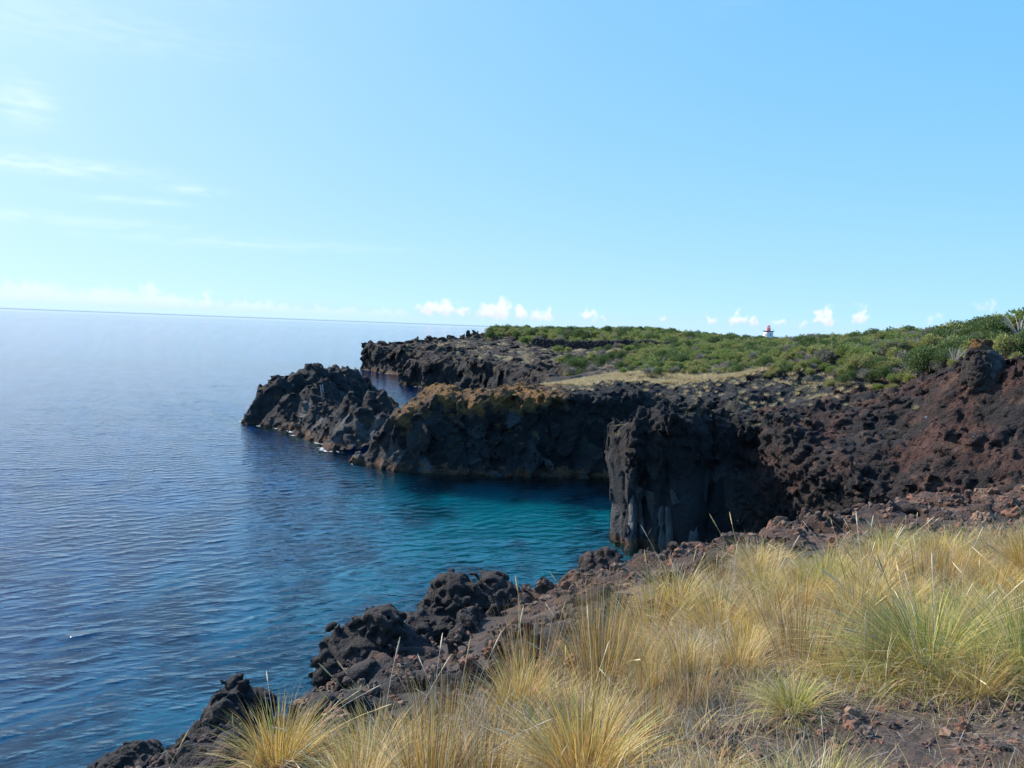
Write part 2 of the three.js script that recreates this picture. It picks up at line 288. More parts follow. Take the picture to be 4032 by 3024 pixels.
// the promontory with the fluted cliff, the scoria slope and the lichen-capped headland behind, as one solid
function land(x, y, z) {
  const s = SD(x, z), H = HT(x, z);
  const rough = y - H;
  if (s > 9 || rough > 7) return mx(s * 0.6, rough * 0.6) - 1;
  const tower = sstep(27, 21, x) * sstep(-97, -93, z), head = sstep(-101, -106, z) * sstep(-204, -192, z), far = sstep(-192, -204, z);
  const top = sstep(-2.2, 0.4, rough);                      // near the level of the top
  let wall = s - tower * (lerp(-0.35, 0.1, sstep(0, 11, y)) + sstep(17, 13, x) * (0.95 * Math.exp(-(((y - 9.6) / 2.6) ** 2)) - 0.75 * Math.exp(-(((y - 4.5) / 2.4) ** 2)))) + (1 - tower) * 0.2 - sstep(2.2, 0, y) * 0.9 * (1 - tower);
  wall -= (1 - tower) * (1 - head) * (1 - far) * 1.2 * noise(x / 6, y / 8, z / 6 + 4);
  let f = smax(rough * 0.9, wall, 1.6);
  let d = 0;
  if (tower > 0.01) {
    const fl1 = abs(noise(x / 3.4 + 3, y / 46, z / 3.4)) * 2 - 0.4, fl2 = abs(noise(x / 1.3, y / 30 + 5, z / 1.3)) * 2 - 0.4, lower = sstep(9.5, 6.5, y + 2 * noise(x / 3, 0, z / 3));
    d += tower * ((fl1 * 1.5 + fl2 * 0.32 * lower) * (1 - top * 0.6) + facets(x / 2.1, y / 3.6, z / 2.1) * 0.62 + facets(x / 0.8 + 7, y / 1.5, z / 0.8) * 0.16 + (1 - lower) * (billow(x / 1.1, y / 1.3, z / 1.1) * 0.55 + billow(x / 0.45, y / 0.45, z / 0.45) * 0.2) + 0.8 * noise(x / 3.2, y / 3.0, z / 3.2));
  }
  const sc = (1 - tower) * (1 - head) * (1 - far);
  if (sc > 0.01) d += sc * (0.9 * noise(x / 5, y / 5, z / 5) + billow(x / 1.9, y / 1.7, z / 1.9) * 0.55 + facets(x / 1.5, y / 1.2, z / 1.5) * 0.42 + billow(x / 0.85 + 9, y / 0.75, z / 0.85) * 0.42 + billow(x / 0.42, y / 0.4, z / 0.42) * 0.2);
  if (head > 0.01) {
    const flat = top * sstep(4, 12, x) * sstep(45, 40, x) * sstep(-126, -131, z) * 0.8;
    d += head * (1 - flat) * (1.0 * noise(x / 6, y / 6, z / 6) + facets(x / 2.4, y / 3.4, z / 2.4) * 1.35 * (1 - top * 0.6) + facets(x / 0.95, y / 1.3, z / 0.95) * 0.45 + billow(x / 0.7, y / 0.7, z / 0.7) * 0.24) + head * flat * 0.35 * noise(x / 2, y / 2, z / 2);
  }
  if (far > 0.01) {
    const rim = sstep(-26, -3, s);                          // jagged along the shore
    d += far * (1.6 * noise(x / 12, y / 10, z / 12) * (0.3 + rim) + (lerp(0.25, 0.6, sstep(0.17, 0.12, x / -z)) + rim * 0.7) * (facets(x / 4.4, y / 5.5, z / 4.4) * 2.1 + facets(x / 1.9 + 4, y / 2.4, z / 1.9) * 0.7 + billow(x / 1.5, y / 1.2, z / 1.5) * 0.35));
  }
  return f - d;
}
const put = (c, r, g, b) => { c[0] = r; c[1] = g; c[2] = b; };
const blend = (c, r, g, b, t) => { c[0] += (r - c[0]) * t; c[1] += (g - c[1]) * t; c[2] += (b - c[2]) * t; };
function tidemark(c, x, y, z, top = 1.0) {                 // algae and limpets in a ragged band on the rock just above the sea
  const t = y - 0.8 * noise(x / 1.7, y / 1.2, z / 1.7) - 0.5 * noise(x / 0.6, y / 0.6, z / 0.6);
  if (t < top) blend(c, 0.30, 0.14, 0.055, 0.75 * sstep(-0.35, 0.15, noise(x / 2.9, y, z / 2.9 + 7)));
  if (t < top * 0.45) blend(c, 0.10, 0.05, 0.03, 0.6);
}
function landColor(x, y, z, nx, ny, nz, c) {
  const H = HT(x, z), a = fbm(x / 7, y / 7, z / 7, 4), b = fbm(x / 1.3, y / 1.3, z / 1.3, 3), g = fbm(x / 0.4, y / 0.4, z / 0.4, 2);
  const tower = sstep(27, 21, x) * sstep(-97, -93, z), head = sstep(-98, -104, z);
  // scoria, black to rust red in patches
  put(c, 0.034, 0.023, 0.021); blend(c, 0.125, 0.05, 0.034, sstep(-0.08, 0.3, a + b * 0.5 + (x > 34 ? 0.06 : 0))); blend(c, 0.018, 0.016, 0.018, sstep(0.0, 0.35, -a + b * 0.4 - 0.02));
  blend(c, 0.20, 0.115, 0.08, sstep(0.12, 0.4, b + g * 0.5) * 0.65);
  if (tower > 0) {
    const t = tower; const q = [0.022, 0.019, 0.019];
    blend(q, 0.06, 0.036, 0.028, sstep(0.05, 0.4, a + b) * 0.5);
    const smooth = sstep(9.5, 6.5, y + 1.5 * noise(x / 3, 0, z / 3));
    blend(q, 0.055, 0.057, 0.062, smooth); { const w = cells(x / 2.1, y / 3.6, z / 2.1), h = HV[(w.id + 5) & 255]; blend(q, 0.17, 0.168, 0.16, smooth * (h > 0.7 ? 0.8 : h > 0.45 ? 0.25 : 0)); }
    tidemark(q, x, y, z, 0.9); blend(c, q[0], q[1], q[2], t);
    if (y > H - 1.2 && noise(x / 1.4, y / 1.4, z / 1.4 + 3) > 0.30 && z < -80) blend(c, 0.24, 0.19, 0.07, 0.7);
  }
  if (head > 0) {
    const q = [0.018, 0.018, 0.020]; blend(q, 0.036, 0.036, 0.038, sstep(-0.1, 0.35, a + b * 0.6)); if (x > 22) blend(q, 0.06, 0.057, 0.056, sstep(-0.05, 0.3, b + 0.4 * g) * 0.6);
    const w = cells(x / 2.4, y / 3.4, z / 2.4), pale = HV[(w.id + 9) & 255];
    if (z > -150 && x < 14) blend(q, 0.15, 0.15, 0.15, (pale > 0.83 ? 0.8 : pale > 0.6 ? 0.25 : 0) * sstep(11, 8, y));
    blend(q, 0.07, 0.06, 0.05, sstep(0.18, 0.36, b + g * 0.5) * 0.3);
    // orange lichen over the cap of the headland and down its brow
    const near = z > -160;
    const li = (near ? sstep(-19, -15, x) * sstep(10, 4, x) : 0.12) * sstep(-3.2, -0.2, y - H + 3.2 * b + 1.2 * g + a * 1.5);
    blend(q, 0.33, 0.155, 0.035, clamp(li * (0.45 + 1.8 * sstep(-0.2, 0.3, b + a * 0.6)) * 0.8)); 
    if (near && x > -20 && x < 8 && noise(x / 1.2, y / 1.0, z / 1.2 + 12) > 0.52 && y > 3) blend(q, 0.26, 0.16, 0.05, 0.7);
    // dry grass on the flat ground
    const dry = sstep(-0.8, 0.1, y - H + 0.6 * b) * sstep(0.55, 0.8, ny) * (near ? sstep(5, 10, x + 6 * a) * lerp(sstep(0.16, 0.34, a + b * 0.8), sstep(-0.18, 0.12, a + 0.7 * b + 0.12), sstep(45, 40, x) * sstep(-126, -131, z)) : sstep(-6, -16, SD(x, z) + 14 * a) * sstep(0.08, 0.24, a + 0.6 * b));
    blend(q, 0.36, 0.29, 0.14, dry); 
    const moss = noise(x / 1.6, y / 1.3, z / 1.6 + 30); if (moss > 0.42 && x > 4 && near) blend(q, 0.085, 0.085, 0.032, 0.55);
    tidemark(q, x, y, z, z < -200 ? 1.3 : 1.0); blend(c, q[0], q[1], q[2], head);
  }
  const v = 1 + 0.35 * g; c[0] *= v; c[1] *= v; c[2] *= v;
}
const landSkin = (lo, hi, cell, uv, steep = 2.4) => skin(whole(solid(land, lo, hi, cell, steep), 500), landColor, uv);
const cliffMat = rockMat(0.42), farMat = rockMat(0.8);
struct('scoria_hill', landSkin([7, -2, -95.2], [64.2, 27, -36], 0.15, 2.2, 3.2), cliffMat, 'dark red scoria slope with a fluted grey cliff at its seaward end');
console.log('scoria', performance.now() | 0);
struct('lichen_headland_terrain', landSkin([-30, -2, -172], [64, 26, -95], 0.3, 3.4), cliffMat, 'black basalt headland with orange lichen on its flat top');
console.log('headland', performance.now() | 0);
struct('far_headland_terrain', landSkin([-80, -2, -432], [70, 26, -171.7], 0.62, 8), farMat, 'distant jagged black lava point with dry grass above');
console.log('far', performance.now() | 0);

// inland ground under the shrubs
{
  const g = new THREE.BufferGeometry(), P = [], C = [], U = [], I = [], c = [0, 0, 0], st = 3, x0 = -20, x1 = 328, z0 = -610, z1 = -36, nx = Math.ceil((x1 - x0) / st), nz = Math.ceil((z1 - z0) / st), id = new Map();
  const inside = (x, z) => (x > 62.5 || z < -430) && (z < -425 || SD(mn(x, 128), z) < -4.5) && !(x < 69 && z > -431 && z < -173) && !(z < -430 && x < -10 + (-430 - z) * 0.3);
  for (let k = 0; k <= nz; k++) for (let i = 0; i <= nx; i++) {
    const x = x0 + i * st, z = z0 + k * st; if (!inside(x, z)) continue;
    id.set(k * (nx + 1) + i, P.length / 3);
    P.push(x, HT(x, z) + 0.4 * noise(x / 4, z / 4, 1) + 0.6 * noise(x / 14, z / 14, 5) - 0.25, z); const a = fbm(x / 9, z / 9, 2, 4); put(c, 0.07, 0.062, 0.04); blend(c, 0.2, 0.16, 0.08, sstep(-0.1, 0.3, a)); C.push(...c); U.push(x / 4, z / 4);
  }
  for (let k = 0; k < nz; k++) for (let i = 0; i < nx; i++) { const q = [k * (nx + 1) + i, (k + 1) * (nx + 1) + i, (k + 1) * (nx + 1) + i + 1, k * (nx + 1) + i + 1].map(v => id.get(v)); if (q.every(v => v !== undefined)) I.push(q[0], q[1], q[2], q[0], q[2], q[3]); }
  g.setAttribute('position', new THREE.Float32BufferAttribute(P, 3)); g.setAttribute('color', new THREE.Float32BufferAttribute(C, 3)); g.setAttribute('uv', new THREE.Float32BufferAttribute(U, 2)); g.setIndex(I); g.computeVertexNormals();
  struct('inland_ground', g, farMat, 'brown earth under the coastal scrub');
}

// ---------------------------------------------------------------- the rock ridge standing in the sea off the headland: steep heaps joined at the foot
const heaps = [[-45.5, -180, 12.2, 2, 1.55], [-44.5, -177, 10.0, 2, 1.6], [-50.5, -171, 9.6, 1.6, 1.9], [-52.6, -169, 6.4, 1.4, 2.2], [-47.5, -174, 10.2, 1.4, 1.9], [-42.5, -187, 11.2, 2, 1.7], [-39.5, -192, 10.2, 2, 1.8], [-40, -200, 7.5, 3, 1.2], [-42, -212, 4.6, 5, 0.8], [-46, -230, 2.4, 5, 0.5], [-48, -243, 1.4, 4, 0.5], [-45, -164, 5.5, 2, 1.3], [-40, -162, 6.4, 2, 1.3], [-41, -170, 8.8, 2, 1.5], [-36.5, -156, 4.6, 2, 1.2], [-34, -150, 4.6, 2, 1.2], [-31, -145, 6.2, 1.5, 1.7], [-28.5, -143, 8.6, 1.2, 2.2], [-24.6, -141, 9.2, 1.2, 2.4], [-22.8, -140.5, 10.0, 0.6, 3], [-26, -138, 7, 2, 1.6], [-21.5, -136, 6.0, 1.5, 1.6], [-54.3, -166.5, 1.2, 0.8, 0.9]];
function ridge(x, y, z) {
  let H = -6; for (const h of heaps) { const d = mx(0, Math.hypot(x - h[0], z - h[1]) - h[3]), v = h[2] - d * h[4]; if (v > H - 1.4) H = smax(H, v, 1.2); }
  const f = (y - H) * 0.62; if (abs(f) > 6) return f * 0.8;
  return f - (0.8 * noise(x / 5, y / 5, z / 5) + facets(x / 2.2, y / 3.2, z / 2.2) * 1.15 + facets(x / 0.9, y / 1.3, z / 0.9) * 0.42 + billow(x / 0.8, y / 0.8, z / 0.8) * 0.3);
}
function ridgeColor(x, y, z, nx, ny, nz, c) {
  const a = fbm(x / 6, y / 6, z / 6, 3), b = fbm(x / 1.3, y / 1.3, z / 1.3, 3);
  put(c, 0.020, 0.020, 0.022); blend(c, 0.040, 0.039, 0.040, sstep(-0.1, 0.3, a + b));
  const w = cells(x / 2.2, y / 3.2, z / 2.2), pale = HV[(w.id + 9) & 255]; if (x > -42 && y < 6) blend(c, 0.17, 0.165, 0.16, pale > 0.78 ? 0.8 : pale > 0.5 ? 0.2 : 0);
  if (noise(x / 2, y / 1.5, z / 2 + 9) > 0.42) blend(c, 0.17, 0.1, 0.04, 0.45);
  tidemark(c, x, y, z, x > -44 ? 1.3 : 0.8); const v = 1 + 0.35 * b; c[0] *= v; c[1] *= v; c[2] *= v;
}
{
  const m = new THREE.Mesh(skin(whole(solid(ridge, [-62, -2, -252], [-17, 16, -132], 0.4, 2.6), 300), ridgeColor, 3.4), cliffMat); m.name = 'rock_ridge'; scene.add(shade(m));
  tag(m, 'jagged black rock ridge rising from the sea beyond the lichen-capped headland', 'sea stack');
}
console.log('ridge', performance.now() | 0);

// ---------------------------------------------------------------- the near lava slope on which the grass grows
const rimLine = [[-6, 6], [-3.0, -2], [-2.4, -4.5], [-2.45, -6.2], [-2.35, -7.4], [-2.1, -8.6], [-1.85, -9.8], [-1.75, -10.8], [-1.35, -11.7], [-0.45, -13.1], [0.9, -15], [2.4, -17.1], [4.4, -19], [7.8, -21.6], [10.6, -22.4], [14.6, -23], [22, -25], [30, -29], [46, -34], [70, -30], [70, 12], [-6, 12]];
const RIM = sampled(polyDist(rimLine), -30, 60, -50, 12, 0.25);
const slopeY = (x, z) => 20.33 + 0.11 * x + 0.165 * z - 0.85 * sstep(-5, 0, RIM(x, z)) * lerp(0.45, 1, sstep(-5, -9, z)) + (x > 9 ? (x - 9) * 0.02 : 0) + (z > 0 ? z * -0.12 : 0);
const grassLine = [[-6, 10], [-1.9, -2.2], [-1.6, -4.1], [-1.3, -4.8], [-0.75, -5.4], [0.4, -6.2], [2.0, -8.6], [3.7, -10.2], [5.6, -10.9], [8.2, -10.2], [12, -10.5], [20, -13], [44, -22], [44, 10]];
const EDGE = sampled(polyDist(grassLine), -30, 60, -50, 12, 0.25);
const meadow = (x, z) => sstep(0.35, -0.75, EDGE(x, z) + 0.6 * noise(x / 1.7, z / 1.7, 8));   // where soil and grass lie over the clinker
const bare = (x, z) => sstep(1.15, 0.55, Math.hypot((x - 2.4) / 1.6, (z + 3.95) / 0.9) + 0.25 * noise(x * 2, z * 2, 3));
function nearField(x, y, z) {
  const s = RIM(x, z), y0 = slopeY(x, z), r = y - y0;
  if (r > 2.5 || s > 14) return mx(r - 1.4, s - 12);
  if (r < -2.5 && s < -3) return r + 1.3;
  const wall = (s - 0.42 * mx(0, y0 - y)) * 0.9, m = meadow(x, z), t = 1 - 0.72 * m;
  const f = smax(r, wall, 1.0);
  const lump = 0.30 * noise(x / 1.6, y / 1.3, z / 1.6) + billow(x / 0.85, y / 0.7, z / 0.85) * 0.26 + billow(x / 0.36 + 4, y / 0.32, z / 0.36) * 0.15 + billow(x / 0.17, y / 0.16 + 2, z / 0.17) * 0.075;
  return f - lump * t - 0.1 * m * noise(x / 0.7, y, z / 0.7);
}
function nearColor(x, y, z, nx, ny, nz, c) {
  const a = fbm(x / 3, y / 3, z / 3, 4), b = fbm(x / 0.5, y / 0.5, z / 0.5, 3), g = noise(x / 0.11, y / 0.11, z / 0.11), d = RIM(x, z);
  put(c, 0.048, 0.032, 0.027); blend(c, 0.13, 0.066, 0.041, sstep(-0.15, 0.3, a + b * 0.6 + 0.05 * (x - 3) * 0.3)); blend(c, 0.034, 0.029, 0.029, sstep(0.02, 0.35, -a + b * 0.5 - 0.03 * x));
  blend(c, 0.026, 0.023, 0.024, 0.75 * sstep(1.2, -0.6, x + 1.2 * a) * sstep(-0.2, 0.2, 0.1 - b)); blend(c, 0.23, 0.13, 0.08, sstep(0.2, 0.5, b + g * 0.35) * 0.7);
  const m = meadow(x, z); if (m > 0) { const q = [0.10, 0.07, 0.047]; blend(q, 0.20, 0.15, 0.09, sstep(-0.2, 0.3, b)); blend(q, 0.07, 0.045, 0.035, bare(x, z) * 0.8); blend(c, q[0], q[1], q[2], m); }
  const v = 1 + 0.3 * g; c[0] *= v; c[1] *= v; c[2] *= v;
}
const nearMat = rockMat(0.045);
struct('lava_ground', skin(whole(solid(nearField, [-7.5, 11.5, -26.5], [19, 22.8, 0.6], 0.06, 2.3), 2000), nearColor, 0.55), nearMat, 'reddish brown clinker slope falling to the cliff edge, with grass growing on it');
console.log('near', performance.now() | 0);
struct('shore_cliff_terrain', skin(solid(nearField, [-22, -2, -46], [50, 21, 10], 0.5, 2.3), nearColor, 1.5), nearMat, 'dark cliff below the near lava slope');
function groundY(x, z) { let y = slopeY(x, z) + 1.2; for (let i = 0; i < 60; i++) { const d = nearField(x, y, z); if (d < 0.004) break; y -= mx(d * 0.6, 0.004); } return y; }

// ---------------------------------------------------------------- sea and sea floor
function polar(radii, a0, a1, na, fn) {
  const P = [], U = [], C = [], I = [], c = [1, 1, 1];
  for (const r of radii) for (let k = 0; k <= na; k++) { const a = lerp(a0, a1, k / na), x = Math.sin(a) * r, z = -Math.cos(a) * r; P.push(x, fn(x, z, r, c), z); U.push(x, z); C.push(...c); }
  for (let j = 0; j < radii.length - 1; j++) for (let k = 0; k < na; k++) { const q = j * (na + 1) + k; I.push(q, q + 1, q + na + 2, q, q + na + 2, q + na + 1); }
  const g = new THREE.BufferGeometry(); g.setAttribute('position', new THREE.Float32BufferAttribute(P, 3)); g.setAttribute('uv', new THREE.Float32BufferAttribute(U, 2)); g.setAttribute('color', new THREE.Float32BufferAttribute(C, 3)); g.setIndex(I); g.computeVertexNormals(); return g;
}
{
  const r = rng(21), ws = [];
  for (let i = 0; i < 26; i++) { const L = 1.1 * Math.pow(14, r()), a = R(14) + (r() + r() - 1) * 0.6; ws.push([Math.sin(a) * 6.283 / L, Math.cos(a) * 6.283 / L, 0.0045 * Math.pow(L, 0.45), r() * 6.283, L]); }
  const ring = (a, b, k) => { const o = []; for (let q = a; q < b; q *= k) o.push(q); o.push(b); return o; };
  const swell = (x, z, rad) => {
    if (rad > 400) return 0; const cell = rad * 0.0072; let y = 0, p = 0.8 * noise(x / 13, z / 13, 2);
    for (const w of ws) { const k = sstep(2.2, 4.5, w[4] / cell); if (k > 0) { const s = Math.sin(w[0] * x + w[1] * z + w[3] + p); y += k * w[2] * (s - 0.35 * (1 - s * s)); } }
    return y * sstep(400, 250, rad) * (0.75 + 0.5 * noise(x / 22, z / 22, 7));
  };
  const sheet = (radii, na, tile, bumpScale, roughness) => {
    const g = polar(radii, R(-62), R(40), na, swell); g.deleteAttribute('color');
    const uv = g.attributes.uv; for (let i = 0; i < uv.count; i++) uv.setXY(i, uv.getX(i) / tile, uv.getY(i) / tile);
    struct('sea', g, new THREE.MeshPhysicalMaterial({ color: 0xffffff, roughness, transmission: 1, thickness: 5, ior: 1.333, attenuationColor: new THREE.Color().setRGB(0.02, 0.80, 0.945), attenuationDistance: 6, bumpMap: waveBump, bumpScale }), 'blue sea with small wind ripples');
  };
  sheet(ring(9, 420, 1.0072), 520, 24, 0.27, 0.04);
  sheet(ring(420, 2600, 1.05), 60, 33, 0.26, 0.06);
  sheet(ring(2600, 9000, 1.1), 60, 47, 0.16, 0.07);
  sheet(ring(9000, 60000, 1.2), 60, 90, 0.05, 0.03);
  const cove = (x, z) => Math.exp(-(((x - 2) / 17) ** 2) - (((z + 98) / 17) ** 2));
  const bed = polar((() => { const a = []; for (let q = 6; q < 400; q *= 1.022) a.push(q); for (let q = 400; q < 60000; q *= 1.3) a.push(q); return a; })(), R(-70), R(50), 260, (x, z, rad, c) => {
    const out = mx(0, -x - 8) * 0.22 + mx(0, -z - 125) * 0.06, depth = mn(9 + out * 0.8 + 2.2 * fbm(x / 14, z / 14, 4, 4) + 2.0 * fbm(x / 5, z / 5, 9, 3) - 1.6 * cove(x, z), 26);
    const kelp = sstep(-0.06, 0.14, fbm(x / 7, z / 7, 3, 4) * 0.9 + 0.5 * fbm(x / 2.2, z / 2.2, 8, 2) + 0.06 - 0.30 * cove(x, z));
    put(c, 0.33, 0.31, 0.22); blend(c, 0.055, 0.05, 0.042, kelp * 0.85); return -mx(depth, 1.2);
  });
  struct('seabed_ground', bed, new THREE.MeshStandardMaterial({ vertexColors: true, roughness: 1 }), 'pale sand and dark weed on the sea floor');
}
console.log('sea', performance.now() | 0);

// ---------------------------------------------------------------- pale columns standing out at the foot of the fluted cliff
{
  const hill = scene.getObjectByName('scoria_hill'), m = new THREE.MeshStandardMaterial({ vertexColors: true, map: clinkerTint, bumpMap: clinkerBump, bumpScale: 0.12, roughness: 0.8 });
  [[12.7, 5.5, 0.8, 0.02], [14.2, 7.5, 0.5, -0.12], [15.7, 8, 0.85, 0.02], [16.6, 4.2, 0.5, -0.08], [18.9, 6.2, 0.9, 0.16]].forEach(([x, h, rad, lean], i) => {
    let z = -70; while (land(x, 2.2, z) > 0 && z > -95) z -= 0.06;
    const g = new THREE.CylinderGeometry(rad * 0.55, rad, h + 2.4, 6, 22, false), p = g.attributes.position, c = new Float32Array(p.count * 3);
    for (let k = 0; k < p.count; k++) {
      const X = p.getX(k), Y = p.getY(k) + h / 2 - 0.8, Z = p.getZ(k), t = clamp(Y / h), q = 1 + 0.28 * noise(i * 3 + X * 2, Y * 0.7, Z * 2) + 0.12 * noise(X * 5, Y * 2.1 + i, Z * 5);
      p.setXYZ(k, X * q * (1 - 0.45 * t * t) + lean * Y + 0.14 * noise(i * 5, Y * 0.5, 1), Y + 0.25 * noise(X * 2, i, Z * 2), Z * q - 0.11 * Y);
      const n = noise(X * 2 + i, Y * 0.6, Z * 2), v = 0.15 + 0.08 * n; const col = [v, v * 0.98, v * 0.94]; tidemark(col, x + X, Y, z + Z, 0.9); c.set(col, k * 3);
    }
    g.setAttribute('color', new THREE.BufferAttribute(c, 3)); g.computeVertexNormals(); const o = part(hill, 'basalt_column', g, m); o.position.set(x, 0, z - rad * 0.25); o.rotation.y = i * 0.5;
  });
}

// ---------------------------------------------------------------- lava boulders on the edge and stones of the rubble
function boulderField(cx, cy, cz, rx, ry, rz, seed) {
  const k = mn(1, mn(rx, ry, rz) / 0.5);
  return (x, y, z) => {
    const a = (x - cx) / rx, b = (y - cy) / ry, c = (z - cz) / rz, d = (Math.hypot(a, b, c) - 1) * mn(rx, ry, rz);
    if (d > 0.9) return d * 0.7;
    return d - k * sstep(0.3, 0.02, d) * (0.17 * noise(x / 0.6 + seed, y / 0.6, z / 0.6) + facets(x / 0.45 + seed, y / 0.4, z / 0.45) * 0.07 + billow(x / 0.42 + seed, y / 0.36, z / 0.42) * 0.10 + billow(x / 0.19, y / 0.17 + seed, z / 0.19) * 0.10 + billow(x / 0.09, y / 0.09, z / 0.09 + seed) * 0.045);
  };
}
function boulderColor(tone) {
  return (x, y, z, nx, ny, nz, c) => {
    const b = fbm(x / 0.4, y / 0.4, z / 0.4, 3), g = noise(x / 0.08, y / 0.08, z / 0.08);
    put(c, 0.024, 0.021, 0.022); blend(c, 0.07, 0.042, 0.033, clamp(tone + sstep(-0.1, 0.35, b) * 0.6)); blend(c, 0.17, 0.13, 0.10, sstep(0.25, 0.5, b + 0.4 * g) * 0.6);
    const v = 1 + 0.3 * g; c[0] *= v; c[1] *= v; c[2] *= v;
  };
}
const boulders = [
  [-0.45, 17.3, -12.2, 0.85, 0.82, 0.65, 0.15, 'lava_boulder', 'big round knobbly lava boulder on the cliff edge beside a pale grass tuft'],
  [0.85, 16.75, -14.6, 0.32, 0.42, 0.34, 0, 'lava_boulder', 'small black lava knob on the edge between the round boulder and the red slope'],
  [2.2, 16.55, -17.0, 0.62, 0.62, 0.55, 0.5, 'lava_boulder', 'rounded red-brown lava boulder on the edge in front of the fluted cliff'],
  [-1.65, 17.1, -10.3, 0.85, 1.0, 0.66, 0.0, 'lava_boulder', 'dark lava hump on the edge where the rim drops to the sea'],
  [-3.05, 17.08, -9.0, 0.46, 0.62, 0.44, -0.1, 'lava_boulder', 'smooth-topped black boulder standing alone over the sea behind golden grass heads'],
  [-3.4, 16.75, -8.9, 0.45, 0.5, 0.42, 0, 'lava_boulder', 'low black boulder with grey lichen leaning on the smooth-topped one'],
  [-2.35, 16.6, -8.9, 0.3, 0.45, 0.34, 0, 'lava_boulder', 'little black rock peeping over golden grass at the edge'],
  [-1.0, 17.25, -11.6, 0.5, 0.5, 0.45, 0.05, 'lava_boulder', 'dark lava knob between the hump and the round boulder'],
  [-1.95, 16.75, -9.6, 0.5, 0.6, 0.45, 0.0, 'lava_boulder', 'broad black outcrop where the rim turns down to the sea'],
  [3.3, 16.5, -18.1, 0.5, 0.45, 0.45, 0.4, 'lava_boulder', 'reddish lava lump on the edge right of the rounded boulder'],
  [-7.6, 12.3, -16.0, 0.85, 0.7, 0.7, 0, 'lava_boulder', 'dark crag low on the cliff at the bottom edge of the view'],
  [-6.3, 12.0, -15.8, 0.5, 0.6, 0.5, 0, 'lava_boulder', 'smaller crag low on the cliff next to the bottom edge'],
];
boulders.forEach((b, i) => {
  const [x, y, z, rx, ry, rz, tone, name, label] = b, m = rx * 1.9, my = ry * 1.8;
  const o = new THREE.Mesh(skin(whole(solid(boulderField(x, y, z, rx, ry, rz, i * 3.7 + 1), [x - m, y - my, z - m], [x + m, y + my, z + m], 0.034, 2), 0.5), boulderColor(tone), 0.5), nearMat);
  o.name = numbered(name); tag(o, label, 'boulder', 'lava boulders along the cliff edge'); scene.add(shade(o));
});
console.log('boulders', performance.now() | 0);

const stoneGeo = n => {
  const out = [];
  for (let s = 0; s < n; s++) {
    const r = rng(900 + s), ax = 0.7 + r() * 0.6, ay = 0.6 + r() * 0.4, az = 0.7 + r() * 0.5, g = new THREE.IcosahedronGeometry(1, 5), p = g.attributes.position;
    const c = new Float32Array(p.count * 3);
    for (let i = 0; i < p.count; i++) {
      const x = p.getX(i), y = p.getY(i), z = p.getZ(i), k = 0.82 + 0.30 * noise(x * 1.1 + s * 7, y * 1.1, z * 1.1) + 0.26 * billow(x * 1.9 + s * 7, y * 1.9, z * 1.9) + 0.13 * billow(x * 4.5, y * 4.5, z * 4.5 + s);
      p.setXYZ(i, x * k * ax, y * k * ay, z * k * az);
      const t = 1 + 0.45 * noise(x * 3 + s, y * 3, z * 3) + 0.25 * noise(x * 9, y * 9, z * 9 + s); c[i * 3] = t; c[i * 3 + 1] = t * 0.98; c[i * 3 + 2] = t * 0.96;
    }
    g.setAttribute('color', new THREE.BufferAttribute(c, 3)); g.deleteAttribute('uv'); g.deleteAttribute('normal'); g.computeVertexNormals(); out.push(g);
  }
  return out;
};
const stones = stoneGeo(6);
const stoneMats = [[0.045, 0.034, 0.031], [0.09, 0.055, 0.042], [0.15, 0.072, 0.045], [0.12, 0.085, 0.062], [0.20, 0.12, 0.075]].map(c => new THREE.MeshStandardMaterial({ color: new THREE.Color().setRGB(...c), vertexColors: true, roughness: 0.95 }));
const inView = (x, z, pad = 0.06) => { const d = -z; if (d < 1.2) return false; const u = x / d; return u > -0.66 - pad && u < 0.70 + pad; };
